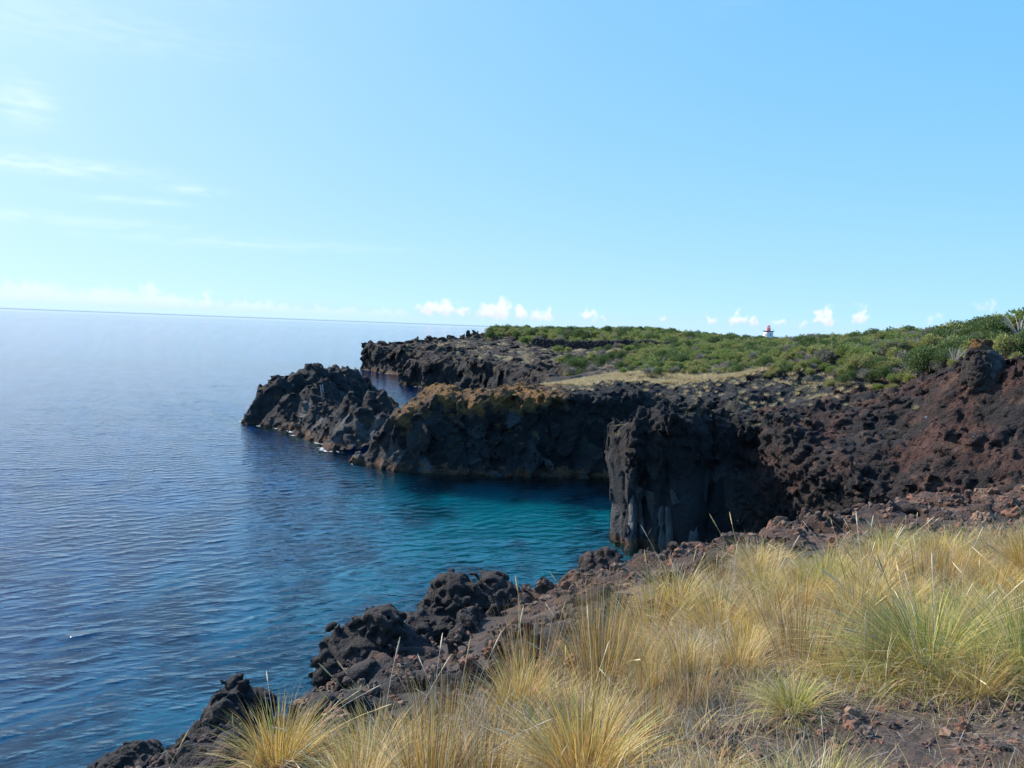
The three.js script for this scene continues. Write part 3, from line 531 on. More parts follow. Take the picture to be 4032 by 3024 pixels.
{
  const r = rng(31), dummy = new THREE.Object3D(), items = [];
  for (let i = 0; i < 60000 && items.length < 9000; i++) {
    const x = -5 + r() * 23, z = -24 + r() * 23, s = RIM(x, z); if (s > 0.3 || !inView(x, z)) continue;
    const m = meadow(x, z), b = bare(x, z); if (r() < m * (1 - b) * 0.97) continue;
    const big = Math.pow(r(), 5), rad = (0.028 + 0.15 * big) * (b > 0.5 ? 0.55 : 1) * (0.6 + 0.4 * sstep(-0.3, 0.3, noise(x, z, 4)));
    items.push({ x, z, rad, v: fl(r() * 6), c: r(), q: [r() * 6.3, r() * 6.3, r() * 6.3] });
  }
  for (let i = 0; i < 9000 && items.length < 10600; i++) { const x = 0.6 + r() * 3.4, z = -5 + r() * 2.6; if (bare(x, z) < 0.4) continue; items.push({ x, z, rad: 0.008 + 0.045 * Math.pow(r(), 4), v: fl(r() * 6), c: r(), q: [r() * 6.3, r() * 6.3, r() * 6.3] }); }
  items.sort((a, b) => b.rad / Math.hypot(b.x, b.z, 3) - a.rad / Math.hypot(a.x, a.z, 3));
  const names = [['black knobbly lava stone lying in the clinker rubble', 'black stones of the rubble'], ['brown knobbly lava stone lying in the clinker rubble', 'brown stones of the rubble'], ['rust-red lava stone lying in the clinker rubble', 'rust-red stones of the rubble'], ['grey-brown lava stone lying in the clinker rubble', 'grey-brown stones of the rubble'], ['pale ochre lava stone lying in the clinker rubble', 'ochre stones of the rubble']];
  const rest = [];
  items.forEach((t, i) => {
    const tone = fl(clamp((t.c * 0.75 + 0.35 * fbm(t.x / 3, t.z / 3, 2, 3) + 0.13) * 5, 0, 4.99)), y = groundY(t.x, t.z) - t.rad * 0.1;
    if (i < 230) {
      const m = new THREE.Mesh(stones[t.v], stoneMats[tone]); m.name = numbered('lava_stone'); m.position.set(t.x, y, t.z); m.rotation.set(...t.q); m.scale.setScalar(t.rad); tag(m, names[tone][0].replace('lying in the clinker rubble', t.x < 0.5 ? 'near the round boulder' : t.x < 3.2 ? 'in the rubble in front of the fluted cliff' : t.x < 6.5 ? 'in the middle of the clinker rubble' : 'in the rubble by the upper meadow').replace('lava stone', t.rad > 0.13 ? 'lava block' : t.rad > 0.09 ? 'lava stone' : 'little lava stone'), 'stone', names[tone][1]); scene.add(shade(m));
    } else rest.push([t, y, tone]);
  });
  const small = stoneGeo(1)[0], lowGeo = new THREE.IcosahedronGeometry(1, 2), p = lowGeo.attributes.position;
  for (let i = 0; i < p.count; i++) { const x = p.getX(i), y = p.getY(i), z = p.getZ(i), k = 0.82 + 0.4 * noise(x * 1.3, y * 1.3, z * 1.3) + 0.3 * billow(x * 2.1, y * 2.1, z * 2.1); p.setXYZ(i, x * k, y * k * 0.8, z * k); }
  lowGeo.deleteAttribute('normal'); lowGeo.deleteAttribute('uv'); lowGeo.computeVertexNormals();
  const im = new THREE.InstancedMesh(lowGeo, new THREE.MeshStandardMaterial({ roughness: 0.95 }), rest.length), col = new THREE.Color();
  rest.forEach(([t, y, tone], i) => { dummy.position.set(t.x, y, t.z); dummy.rotation.set(...t.q); dummy.scale.setScalar(t.rad * 1.1); dummy.updateMatrix(); im.setMatrixAt(i, dummy.matrix); const k = 0.75 + 0.5 * ((t.c * 97) % 1); im.setColorAt(i, col.copy(stoneMats[tone].color).multiplyScalar(k)); });
  im.name = 'lava_rubble'; im.userData = { kind: 'stuff', label: 'fine clinker rubble between the grass and the cliff edge', category: 'rubble' }; scene.add(shade(im));
}
console.log('stones', performance.now() | 0);

// ---------------------------------------------------------------- grasses
// one tussock: many ribbons rising from a small root disc, arching over under their weight
function tuft(seed, o) {
  const r = rng(seed), P = [], C = [], I = [], segs = o.segs || 4;
  for (let b = 0; b < o.n; b++) {
    const a = r() * 6.2832, rr = Math.sqrt(r()) * o.rad, lean0 = o.lean[0] + (o.lean[1] - o.lean[0]) * Math.pow(r(), o.pow || 1), L = o.len[0] + (o.len[1] - o.len[0]) * r(), w0 = o.w * (0.6 + 0.8 * r());
    const az = a + (r() - 0.5) * (o.swirl || 0.9); let x = Math.cos(a) * rr, z = Math.sin(a) * rr, y = -0.04, th = lean0;
    x += o.wind ? 0 : 0;
    const tw = az + 1.5708 + (r() - 0.5) * 1.6, sx = Math.cos(tw), sz = Math.sin(tw);
    let pick = r(), ci = 0; while (ci < o.cols.length - 1 && pick > o.cols[ci][3]) { pick -= o.cols[ci][3]; ci++; }
    const c = o.cols[ci], v = 0.5 + 0.85 * r(), base = P.length / 3, step = L / segs, kink = o.kink ? (r() - 0.5) * o.kink : 0;
    for (let s = 0; s <= segs; s++) {
      const w = w0 * (s === segs ? 0.12 : 1 - 0.55 * s / segs);
      P.push(x - sx * w, y, z - sz * w, x + sx * w, y, z + sz * w);
      const d = 1 + (s / segs) * 0.0; C.push(c[0] * v * d, c[1] * v * d, c[2] * v * d, c[0] * v * d, c[1] * v * d, c[2] * v * d);
      x += Math.cos(az + kink * s) * Math.sin(th) * step + (o.wind ? o.wind * step * s / segs : 0); z += Math.sin(az + kink * s) * Math.sin(th) * step; y += Math.cos(th) * step; th = mn(th + o.droop * (0.5 + r()) / segs * (0.4 + s / segs), 2.5);
      if (y < 0.01 && s > 1) y = 0.01;
      if (s < segs) { const q = base + s * 2; I.push(q, q + 1, q + 3, q, q + 3, q + 2); }
    }
  }
  const g = new THREE.BufferGeometry(); g.setAttribute('position', new THREE.Float32BufferAttribute(P, 3)); g.setAttribute('color', new THREE.Float32BufferAttribute(C, 3)); g.setIndex(I); return g;
}
const grassMat = new THREE.MeshPhysicalMaterial({ vertexColors: true, roughness: 0.75, transmission: 0.5, thickness: 0, side: THREE.DoubleSide, specularIntensity: 0.4 });
const STRAW = [0.70, 0.51, 0.22], PALE = [0.78, 0.66, 0.42], GOLD = [0.68, 0.44, 0.11], YGREEN = [0.52, 0.50, 0.11], GREEN = [0.20, 0.29, 0.05], OLIVE = [0.20, 0.21, 0.07], RUST = [0.42, 0.19, 0.06], ASH = [0.46, 0.42, 0.35], BROWN = [0.26, 0.17, 0.09];
const mixc = (...a) => { const t = a.reduce((s, [, w]) => s + w, 0); return a.map(([c, w]) => [...c, w / t]); };
const kinds = {
  green: [1, 2, 3].map(s => tuft(100 + s, { n: 1150, rad: 0.2, len: [0.35, 1.05], lean: [0.05, 1.35], droop: 1.5, w: 0.0038, cols: mixc([YGREEN, 4], [GREEN, 2.6], [STRAW, 4], [PALE, 1]) })),
  straw: [1, 2, 3].map(s => tuft(200 + s, { n: 1000, rad: 0.22, len: [0.25, 1.0], lean: [0.05, 1.4], droop: 1.3, w: 0.0038, kink: 0.35, cols: mixc([STRAW, 5], [PALE, 3], [GOLD, 2], [YGREEN, 2], [BROWN, 1]) })),
  gold: [1, 2].map(s => tuft(300 + s, { n: 1050, rad: 0.18, len: [0.3, 0.95], lean: [0.03, 1.15], droop: 1.0, w: 0.0038, kink: 0.2, cols: mixc([GOLD, 4], [YGREEN, 3], [STRAW, 4], [RUST, 1], [PALE, 1]) })),
  rush: [1, 2, 3].map(s => tuft(400 + s, { n: 420, rad: 0.22, len: [0.35, 1.2], lean: [0, 0.6], droop: 0.22, w: 0.0031, segs: 3, cols: mixc([OLIVE, 2.4], [BROWN, 2], [ASH, 2.5], [RUST, 1.8], [STRAW, 4], [GOLD, 2]) })),
  arching: [1].map(s => tuft(150 + s, { n: 2600, rad: 0.2, len: [0.45, 1.15], lean: [0.05, 1.4], droop: 1.5, w: 0.0032, cols: mixc([YGREEN, 4], [GREEN, 5], [STRAW, 3], [PALE, 1]) })),
  mat: [1, 2].map(s => tuft(450 + s, { n: 900, rad: 0.34, len: [0.25, 0.8], lean: [0.6, 1.6], droop: 1.3, w: 0.0036, swirl: 3, kink: 0.8, cols: mixc([STRAW, 4], [PALE, 3], [ASH, 2], [BROWN, 2], [GOLD, 2], [YGREEN, 1]) })),
  dead: [1, 2].map(s => tuft(500 + s, { n: 900, rad: 0.2, len: [0.15, 0.55], lean: [0.3, 1.7], droop: 1.6, w: 0.0030, swirl: 2.4, kink: 0.9, cols: mixc([ASH, 5], [PALE, 2], [BROWN, 2]) })),
  fescue: [1, 2].map(s => tuft(600 + s, { n: 700, rad: 0.08, len: [0.2, 0.5], lean: [0.05, 1.3], droop: 0.8, w: 0.0026, cols: mixc([PALE, 3], [[0.42, 0.44, 0.34], 3], [STRAW, 2]) })),
};
// a flowering stalk and its head, in three bends
const stalkGeos = [0.15, 0.3, 0.5].map((bend, i) => {
  const pts = []; for (let k = 0; k <= 6; k++) { const t = k / 6; pts.push(new THREE.Vector3(Math.sin(bend * t) * t, t * (1 - 0.12 * bend * t), 0.03 * Math.sin(t * 4 + i))); }
  const curve = new THREE.CatmullRomCurve3(pts), stem = new THREE.TubeGeometry(curve, 8, 0.0022, 3), end = curve.getPoint(0.97), dir = curve.getTangent(1);
  const prof = []; for (let k = 0; k <= 8; k++) { const t = k / 8; prof.push(new THREE.Vector2(0.0012 + 0.0052 * Math.pow(Math.sin(Math.PI * mn(1, t * 0.86 + 0.1)), 0.8) * (1 + 0.25 * Math.sin(k * 2.4)), t * 0.17)); }
  const head = new THREE.LatheGeometry(prof, 5); head.applyQuaternion(new THREE.Quaternion().setFromUnitVectors(new THREE.Vector3(0, 1, 0), dir)); head.translate(end.x, end.y, end.z);
  return [stem, head];
});
const stemMats = [STRAW, [0.36, 0.28, 0.14], ASH].map(c => new THREE.MeshStandardMaterial({ color: new THREE.Color().setRGB(...c), roughness: 0.85 }));
const headMats = [[0.68, 0.55, 0.32], [0.5, 0.34, 0.14], [0.6, 0.5, 0.34]].map(c => new THREE.MeshStandardMaterial({ color: new THREE.Color().setRGB(...c), roughness: 0.9 }));
function tussock(kind, variant, x, z, scale, turn, stalks, label, group, r, tallS = 1.0) {
  const t = thing('grass_tussock', label, 'grass tussock', group); const y = groundY(x, z);
  t.position.set(x, y, z); t.rotation.set((r() - 0.5) * 0.22, turn, (r() - 0.5) * 0.22); 
  const list = kinds[kind]; const f = part(t, 'blades', list[variant % list.length], grassMat, 'stuff'); f.scale.setScalar(scale * 0.70); f.scale.y *= 0.75 + 0.4 * r();
  for (let i = 0; i < stalks; i++) {
    const q = fl(r() * 3), k = fl(r() * 3), s = part(t, 'seed_stalk', stalkGeos[q][0], stemMats[k]), h = part(s, 'seed_head', stalkGeos[q][1], headMats[k]);
    const a = r() * 6.283, rr = 0.12 * r() * scale; s.position.set(Math.cos(a) * rr, 0, Math.sin(a) * rr); s.rotation.set((r() - 0.5) * 0.5, -a, -0.12 - r() * 0.5); s.scale.setScalar((0.6 + 0.32 * r()) * mn(scale, 1) * tallS);
  }
  return t;
}
{
  const r = rng(61), placed = [];
  const put1 = (kind, x, z, sc, stalks, label, group, tall) => { placed.push([x, z, sc]); return tussock(kind, fl(r() * 9), x, z, sc, r() * 6.283, stalks, label, group, r, tall); };
  // the ones that stand out
  put1('arching', 2.85, -5.15, 1.2, 26, 'large arching green tussock with many pale seed spikes beside the bare stony patch', 'grass tussocks on the slope', 0.95);
  put1('green', 3.6, -5.35, 1.0, 8, 'green and straw tussock half hidden behind the large arching one', 'grass tussocks on the slope');
  put1('gold', 1.45, -7.5, 1.35, 10, 'bushy yellow tussock standing highest against the brown rubble', 'grass tussocks on the slope');
  put1('gold', 1.95, -7.0, 1.1, 4, 'bright yellow-green tussock beside the highest bushy one', 'grass tussocks on the slope');
  put1('straw', 1.75, -7.9, 1.0, 5, 'straw tussock on the rubble side of the bushy yellow pair', 'grass tussocks on the slope');
  put1('dead', 1.35, -4.75, 1.0, 0, 'dead ash-grey tuft with stiff rusty stems behind the bare patch', 'dead grey tufts');
  put1('rush', 1.25, -5.1, 0.75, 0, 'low rush clump with orange tips behind the ash-grey tuft', 'rush clumps');
  put1('green', 1.75, -4.6, 0.55, 0, 'small bright green tuft above the bare patch', 'grass tussocks on the slope');
  put1('gold', -0.85, -5.2, 0.95, 7, 'golden brown tussock with seed heads against the sea', 'grass tussocks on the slope');
  put1('gold', -1.4, -4.9, 0.85, 10, 'outermost golden tussock with many brown seed heads below the smooth-topped boulder', 'grass tussocks on the slope');
  put1('rush', -0.35, -5.3, 1.0, 2, 'green rush clump between the golden tussock and the grey dead grass', 'rush clumps');
  put1('dead', 0.0, -4.9, 1.3, 2, 'heap of ash-grey dead grass among the rushes', 'dead grey tufts');
  put1('rush', 0.75, -5.9, 1.05, 3, 'tall olive rush clump in the middle of the slope', 'rush clumps');
  put1('rush', 0.25, -6.5, 1.05, 2, 'brown rush clump beside the tall olive one', 'rush clumps');
  put1('fescue', -0.05, -12.2, 0.9, 0, 'pale tuft growing between the round boulder and the rubble', 'pale tufts on the rock'); put1('fescue', 0.55, -12.9, 0.7, 0, 'small pale tuft on the rock by the black knob', 'pale tufts on the rock'); put1('fescue', -1.55, -8.5, 0.7, 0, 'thin pale tuft clinging to the dark hump', 'pale tufts on the rock'); put1('fescue', 6.2, -20.2, 0.9, 0, 'tiny green tuft high on the rubble edge', 'pale tufts on the rock');
  const sizes = ['small', 'medium-sized', 'large'], where = (x, z) => EDGE(x, z) > -1 ? (x < 0.5 ? 'next to the rocks above the sea' : x < 5 ? 'on the border of the clinker rubble' : 'high up beside the rubble') : z > -4.2 ? (x < 0.8 ? 'in the nearest row of grass' : 'near the bare stony patch') : z > -6.5 ? (x < 0.6 ? 'among the rushes' : x < 2.4 ? 'behind the ash-grey tuft' : 'beside the large arching tussock') : x < 3 ? 'round the bushy yellow pair' : 'in the upper meadow';
  const labels = {
    green: ['green and straw grass tussock', 'green tussocks of the slope'], straw: ['straw-coloured grass tussock', 'straw tussocks of the slope'], gold: ['golden grass tussock', 'golden tussocks of the slope'],
    mat: ['flattened matted straw clump', 'matted clumps of the slope'],
    rush: ['stiff rush clump', 'rush clumps of the slope'], dead: ['ash-grey dead tuft', 'dead tufts of the slope'],
  };
  for (let i = 0; i < 16000 && placed.length < 185; i++) {
    const z = -1.9 - Math.pow(r(), 0.7) * 16, x = (r() * 1.55 - 0.72) * -z; if (!inView(x, z, 0.05)) continue;
    const m = meadow(x, z); if (r() > m * 1.1) continue; if (bare(x, z) > 0.3) continue;
    if (Math.hypot(x, z) < 2.7) continue;
    const sc = (0.55 + 0.5 * r()) * (z > -4 ? 0.72 : 1), min = 0.27 * sc + 0.05;
    if (placed.some(p => Math.hypot(p[0] - x, p[1] - z) < min + 0.1 * p[2])) continue;
    const side = clamp((x + 1) / 5), q = r(), n = noise(x / 1.5, z / 1.5, 6);
    const kind = q < 0.12 ? 'dead' : r() < 0.2 ? 'mat' : x < 1.2 ? (q < 0.50 ? 'rush' : q < 0.8 ? 'gold' : 'straw') : (q + n * 0.3 < 0.2 ? 'green' : q + n * 0.3 < 0.75 ? 'straw' : q < 0.9 ? 'gold' : 'rush');
    const st = kind === 'dead' ? 0 : r() < 0.5 ? fl(r() * 5) : 0; put1(kind, x, z, sc, st, `${sizes[sc < 0.72 ? 0 : sc < 0.92 ? 1 : 2]} ${labels[kind][0]}${st ? ' with seed heads' : ''} ${where(x, z)}`, labels[kind][1]);
  }
  for (let i = 0, n = 0; i < 6000 && n < 75; i++) {                 // the meadow goes on beside the frame
    const z = 2 - r() * 13, x = -2 + r() * 15; if (inView(x, z, 0.05) || r() > meadow(x, z) || Math.hypot(x, z) < 1.6 || (Math.hypot(x, z) < 5.5 && x < 2.5) || bare(x, z) > 0.3) continue;
    const sc = 0.6 + 0.5 * r(); if (placed.some(p => Math.hypot(p[0] - x, p[1] - z) < 0.5)) continue; n++;
    const kind = ['straw', 'gold', 'straw', 'mat', 'green'][fl(r() * 5)]; put1(kind, x, z, sc, 0, `${labels[kind][0]} outside the edge of the view`, labels[kind][1]);
  }
  console.log('tussocks', placed.length);
  // dry straw lying about
  const g = tuft(700, { n: 14, rad: 0.16, len: [0.06, 0.24], lean: [1.35, 1.6], droop: 0.1, w: 0.0013, segs: 2, swirl: 6, cols: mixc([ASH, 3], [STRAW, 2], [BROWN, 4], [RUST, 0.7]) });
  const im = new THREE.InstancedMesh(g, grassMat, 2600), d = new THREE.Object3D(); let n = 0;
  for (let i = 0; i < 40000 && n < 2600; i++) { const z = -1.8 - r() * 13, x = (r() * 1.55 - 0.72) * -z; if (r() > meadow(x, z)) continue; d.position.set(x, groundY(x, z) + 0.045, z); d.rotation.set((r() - 0.5) * 0.4, r() * 6.28, (r() - 0.5) * 0.4); d.scale.setScalar(0.7 + r() * 0.8); d.updateMatrix(); im.setMatrixAt(n++, d.matrix); }
  im.count = n; im.name = 'straw_litter'; im.userData = { kind: 'stuff', label: 'dry straw lying on the soil between the tussocks', category: 'litter' }; scene.add(shade(im));
}
{
  const r = rng(66), d = new THREE.Object3D(), list = [];                     // short dead thatch and seedling grass filling the gaps
  const g = tuft(710, { n: 130, rad: 0.2, len: [0.08, 0.32], lean: [0.1, 1.5], droop: 1.2, w: 0.0017, segs: 3, swirl: 4, kink: 0.5, cols: mixc([STRAW, 4], [PALE, 2], [BROWN, 3], [ASH, 3], [YGREEN, 2], [RUST, 0.6]) });
  for (let i = 0; i < 40000 && list.length < 1000; i++) { const z = -0.5 - Math.pow(r(), 0.8) * 15, x = (r() * 1.9 - 0.72) * -z + r() * 1.5; if (r() > meadow(x, z) * 1.1 || r() < bare(x, z) * 0.93) continue; list.push([x, z]); }
  const im = new THREE.InstancedMesh(g, grassMat, list.length);
  list.forEach(([x, z], i) => { d.position.set(x, groundY(x, z), z); d.rotation.set(0, r() * 6.28, 0); d.scale.setScalar(0.7 + r() * 0.7); d.updateMatrix(); im.setMatrixAt(i, d.matrix); });
  im.name = 'short_grass'; im.userData = { kind: 'stuff', label: 'short dry grass filling the gaps between the tussocks', category: 'grass' }; scene.add(shade(im));
}
console.log('grass', performance.now() | 0);

// ---------------------------------------------------------------- the dark stone wall on the far slope, the lichen-grey crag on the scoria slope
function paleRock(tone, r, g, b) { return (x, y, z, nx, ny, nz, c) => { const n = fbm(x / tone, y / tone, z / tone, 4); put(c, r, g, b); blend(c, r * 1.9, g * 1.9, b * 1.95, sstep(-0.05, 0.35, n)); blend(c, r * 0.5, g * 0.5, b * 0.5, sstep(0.1, 0.4, -n)); }; }
{
  const a = [8, -332], b = [60, -296], L = Math.hypot(b[0] - a[0], b[1] - a[1]), ux = (b[0] - a[0]) / L, uz = (b[1] - a[1]) / L;
  const f = (x, y, z) => {
    const t = (x - a[0]) * ux + (z - a[1]) * uz, s = abs((x - a[0]) * -uz + (z - a[1]) * ux), top = HT(x, z) + 3.6 + 0.7 * noise(t / 5, 1, 2) + 0.4 * noise(t / 1.5, 4, 2);
    return mx(s - 0.9, y - top, -t, t - L) - 0.35 * facets(x / 0.9, y / 0.8, z / 0.9);
  };
  const m = new THREE.Mesh(skin(solid(f, [5, 12, -335], [63, 23, -293], 0.32, 2), paleRock(0.8, 0.030, 0.028, 0.030), 3), cliffMat); m.name = 'stone_wall'; tag(m, 'long black dry stone wall below the green scrub on the far slope', 'wall'); scene.add(shade(m));
}
{
  const f = (x, y, z) => { const top = HT(40.2, -68.2); let d = 9; for (const [cx, cy, cz, rr] of [[40.1, top - 0.2, -68, 1.6], [40.3, top + 1.0, -68.3, 1.05], [39.9, top + 1.9, -68.2, 0.6]]) d = smin(d, (Math.hypot(x - cx, (y - cy) * 0.8, z - cz) - rr), 0.7); return d - (facets(x / 0.8, y / 1.1, z / 0.8) * 0.35 + billow(x / 0.45, y / 0.45, z / 0.45) * 0.15); };
  const H = HT(40.2, -68.2), col = (x, y, z, nx, ny, nz, c) => { paleRock(0.5, 0.11, 0.115, 0.11)(x, y, z, nx, ny, nz, c); const n = fbm(x / 0.8, y / 0.8, z / 0.8 + 9, 3); if (x < 39.6 + n * 1.5) { blend(c, 0.07, 0.042, 0.035, 0.85); } if (y > H + 2.1 + n * 1.2) blend(c, 0.38, 0.17, 0.03, 0.8); };
  const m = new THREE.Mesh(skin(whole(solid(f, [36.5, H - 3, -72], [44, H + 5, -64.5], 0.12, 2), 0.5), col, 1.6), cliffMat); m.name = 'rock_crag'; tag(m, 'grey lichen-covered crag with an orange cap standing up from the red scoria slope', 'rock'); scene.add(shade(m));
}
// surface height of the land under a point
function landY(x, z) { let y = HT(x, z) + 3; for (let i = 0; i < 70; i++) { const d = land(x, y, z); if (d < 0.03) break; y -= mx(d * 0.55, 0.03); } return y; }
const soil = (x, z) => (x > 63 || z < -430) ? HT(x, z) - 0.1 : landY(x, z);

// ---------------------------------------------------------------- shrubs of the coastal scrub
// a crown of leaf sprays spread through a few lumps, and the stems that carry it
function stems(r, n, h, spread, rad, col, twigs = 0) {
  const gs = [];
  const limb = (a, b, c, r0, r1) => gs.push(new THREE.TubeGeometry(new THREE.QuadraticBezierCurve3(a, b, c), 4, (r0 + r1) / 2, 4));
  for (let i = 0; i < n; i++) {
    const a = r() * 6.283, d = spread * (0.3 + 0.7 * r()), top = new THREE.Vector3(Math.cos(a) * d - h * 0.12, h * (0.6 + 0.4 * r()), Math.sin(a) * d), m = new THREE.Vector3(top.x * 0.25, top.y * 0.5, top.z * 0.25), o = new THREE.Vector3((r() - 0.5) * 0.3, -0.3, (r() - 0.5) * 0.3);
    limb(o, m, top, rad, rad * 0.4);
    for (let k = 0; k < twigs; k++) { const s = 0.35 + 0.6 * r(), p = new THREE.Vector3().lerpVectors(m, top, s), e = p.clone().add(new THREE.Vector3((r() - 0.5) * 0.9, 0.15 + r() * 0.5, (r() - 0.5) * 0.9).multiplyScalar(h * 0.32)); limb(p, p.clone().lerp(e, 0.5).add(new THREE.Vector3(0, 0.05, 0)), e, rad * 0.4, rad * 0.15); }
  }
  const g = mergeGeometries(gs); g.deleteAttribute('uv'); return g;
}
function crown(seed, o) {
  const r = rng(seed), P = [], C = [], N = [], lumps = [];
  for (let i = 0; i < o.lumps; i++) { const a = r() * 6.283, d = Math.sqrt(r()) * o.w * 0.62, y = o.h * (0.42 + 0.4 * r() * (1 - d / o.w)); lumps.push([Math.cos(a) * d, y, Math.sin(a) * d, o.lr * (0.65 + 0.6 * r()), r()]); }
  for (let i = 0; i < o.n; i++) {
    const l = lumps[fl(r() * lumps.length)], u = r() * 2 - 1, a = r() * 6.283, s = Math.sqrt(1 - u * u), k = Math.pow(r(), 0.33); if (u < -0.75) continue;
    const nx = Math.cos(a) * s, ny = u, nz = Math.sin(a) * s, x = l[0] + nx * l[3] * k, y = l[1] + ny * l[3] * k * o.tall, z = l[2] + nz * l[3] * k; if (y < 0.05) continue;
    const q = o.leaf * (0.6 + 0.8 * r()), t = rngDir(r), b = rngDir(r);
    const c = o.cols[fl(mn(0.999, l[4] * 0.6 + r() * 0.5) * o.cols.length)], v = 0.75 + 0.5 * r();
    for (let f = 0; f < 1; f++) { P.push(x - t[0] * q, y - t[1] * q, z - t[2] * q, x + t[0] * q, y + t[1] * q, z + t[2] * q, x + nx * q * 1.3 + b[0] * q * 0.7, y + ny * q + q * 0.6 + b[1] * q * 0.7, z + nz * q * 1.3 + b[2] * q * 0.7); for (let m = 0; m < 3; m++) C.push(c[0] * v, c[1] * v, c[2] * v); }
  }
  const g = new THREE.BufferGeometry(); g.setAttribute('position', new THREE.Float32BufferAttribute(P, 3)); g.setAttribute('color', new THREE.Float32BufferAttribute(C, 3)); return g;
}
function rngDir(r) { const u = r() * 2 - 1, a = r() * 6.283, s = Math.sqrt(1 - u * u); return [Math.cos(a) * s, u, Math.sin(a) * s]; }
const leafMat = new THREE.MeshPhysicalMaterial({ vertexColors: true, roughness: 0.8, transmission: 0.45, thickness: 0, side: THREE.DoubleSide, specularIntensity: 0.3 });
const barkMat = new THREE.MeshStandardMaterial({ color: new THREE.Color().setRGB(0.21, 0.185, 0.165), roughness: 0.95 }), deadMat = new THREE.MeshStandardMaterial({ color: new THREE.Color().setRGB(0.40, 0.36, 0.33), roughness: 0.95 });
const DG = [[0.09, 0.14, 0.05], [0.11, 0.16, 0.05], [0.13, 0.18, 0.06]], MG = [[0.18, 0.24, 0.075], [0.22, 0.28, 0.08], [0.26, 0.30, 0.09]], YG = [[0.31, 0.33, 0.10], [0.37, 0.36, 0.11], [0.25, 0.28, 0.10], [0.38, 0.33, 0.15]], GR = [[0.24, 0.215, 0.19], [0.31, 0.28, 0.25], [0.20, 0.20, 0.13]];
const shrubKinds = [
  { name: 'green_shrub', v: [1, 2, 3].map(s => [crown(1000 + s, { lumps: 9, w: 1.5, h: 2.1, lr: 0.75, n: 2600, leaf: 0.085, tall: 0.9, cols: MG }), stems(rng(s), 6, 1.3, 0.8, 0.045)]), bark: barkMat, label: 'rounded mid-green shrub' },
  { name: 'dark_shrub', v: [1, 2].map(s => [crown(1100 + s, { lumps: 8, w: 1.3, h: 2.4, lr: 0.8, n: 2600, leaf: 0.085, tall: 1.0, cols: DG }), stems(rng(9 + s), 6, 1.5, 0.7, 0.05)]), bark: barkMat, label: 'dense dark green shrub' },
  { name: 'heath_shrub', v: [1, 2, 3].map(s => [crown(1200 + s, { lumps: 12, w: 1.25, h: 2.3, lr: 0.42, n: 2400, leaf: 0.075, tall: 1.35, cols: YG }), stems(rng(19 + s), 14, 1.7, 1.0, 0.035, 2)]), bark: barkMat, label: 'tufted yellow-green heath shrub on grey stems' },
  { name: 'grey_shrub', v: [1, 2].map(s => [crown(1300 + s, { lumps: 8, w: 1.2, h: 1.9, lr: 0.55, n: 1500, leaf: 0.07, tall: 1.1, cols: GR }), stems(rng(29 + s), 16, 1.8, 1.1, 0.03, 3)]), bark: barkMat, label: 'half-dead grey shrub' },
  { name: 'dead_shrub', v: [1, 2].map(s => [null, stems(rng(39 + s), 24, 2.1, 1.3, 0.028, 7)]), bark: deadMat, label: 'leafless pale dead shrub' },
];
const shrubs = [];
{
  const r = rng(4242), cand = [];
  const wanted = (x, z) => {
    const H = HT(x, z), n = fbm(x / 9, z / 9, 6, 3);
    if (z > -139) { if (x < 41 + (z > -98 ? 5 : 0) + (z > -88 ? 2 : 0)) return 0; if (z > -62) return 0; return sstep(14.6, 16.4, H + n * 2.6); }
    if (z > -340) { const u = x / -z + n * 0.04; return z < -296 && x < 62 && z > -334 + (x - 8) * 0.7 ? 0 : z < -296 && x < 62 ? 1 : mx(sstep(0.14, 0.18, u), z < -175 ? 0.28 * sstep(0.03, 0.08, u) * sstep(-0.1, 0.2, n) : 0); }
    return sstep(14.9, 16.0, H + n * 2.5);
  };
  const scan = (x0, x1, z0, z1, st) => { for (let z = z0; z > z1; z -= st) for (let x = x0; x < x1; x += st) { const X = x + (r() - 0.5) * st, Z = z + (r() - 0.5) * st; const u = X / -Z; if (u > 0.72 || u < -0.2) continue; if (X < 128 && SD(X, mx(Z, -425)) > -4) continue; if (r() < wanted(X, Z)) cand.push([X, Z, st]); } };
  scan(40, 112, -60, -139, 1.8); scan(14, 175, -139, -300, 2.3); scan(-12, 320, -300, -520, 4.2);
  for (const c of cand) {
    const [x, z, st] = c, n = noise(x / 11, z / 11, 3) + 0.5 * noise(x / 4, z / 4, 9), q = r(), near = z > -180;
    let k = n + (q - 0.5) * 0.9 > 0.32 ? 0 : n + (q - 0.5) * 0.9 > -0.25 ? 2 : n > -0.45 ? (q < 0.5 ? 1 : 2) : (q < 0.55 ? 3 : 1); if (near && r() < 0.24) k = 3; if (!near && r() < 0.1) k = 3; if (near && z > -120 && r() < 0.035) k = 4; if (!near && k === 4) k = 0;
    const edge = HT(x, z) < 17.2 && near ? 0.7 : 1.1;
    shrubs.push({ x, z, k, s: (near ? 1.05 : st > 3 ? st / 2.5 : 1.08) * edge * (0.65 + 0.7 * r()), v: fl(r() * 3), t: (r() - 0.5) * 1.6, seen: st / Math.hypot(x, z) });
  }
}
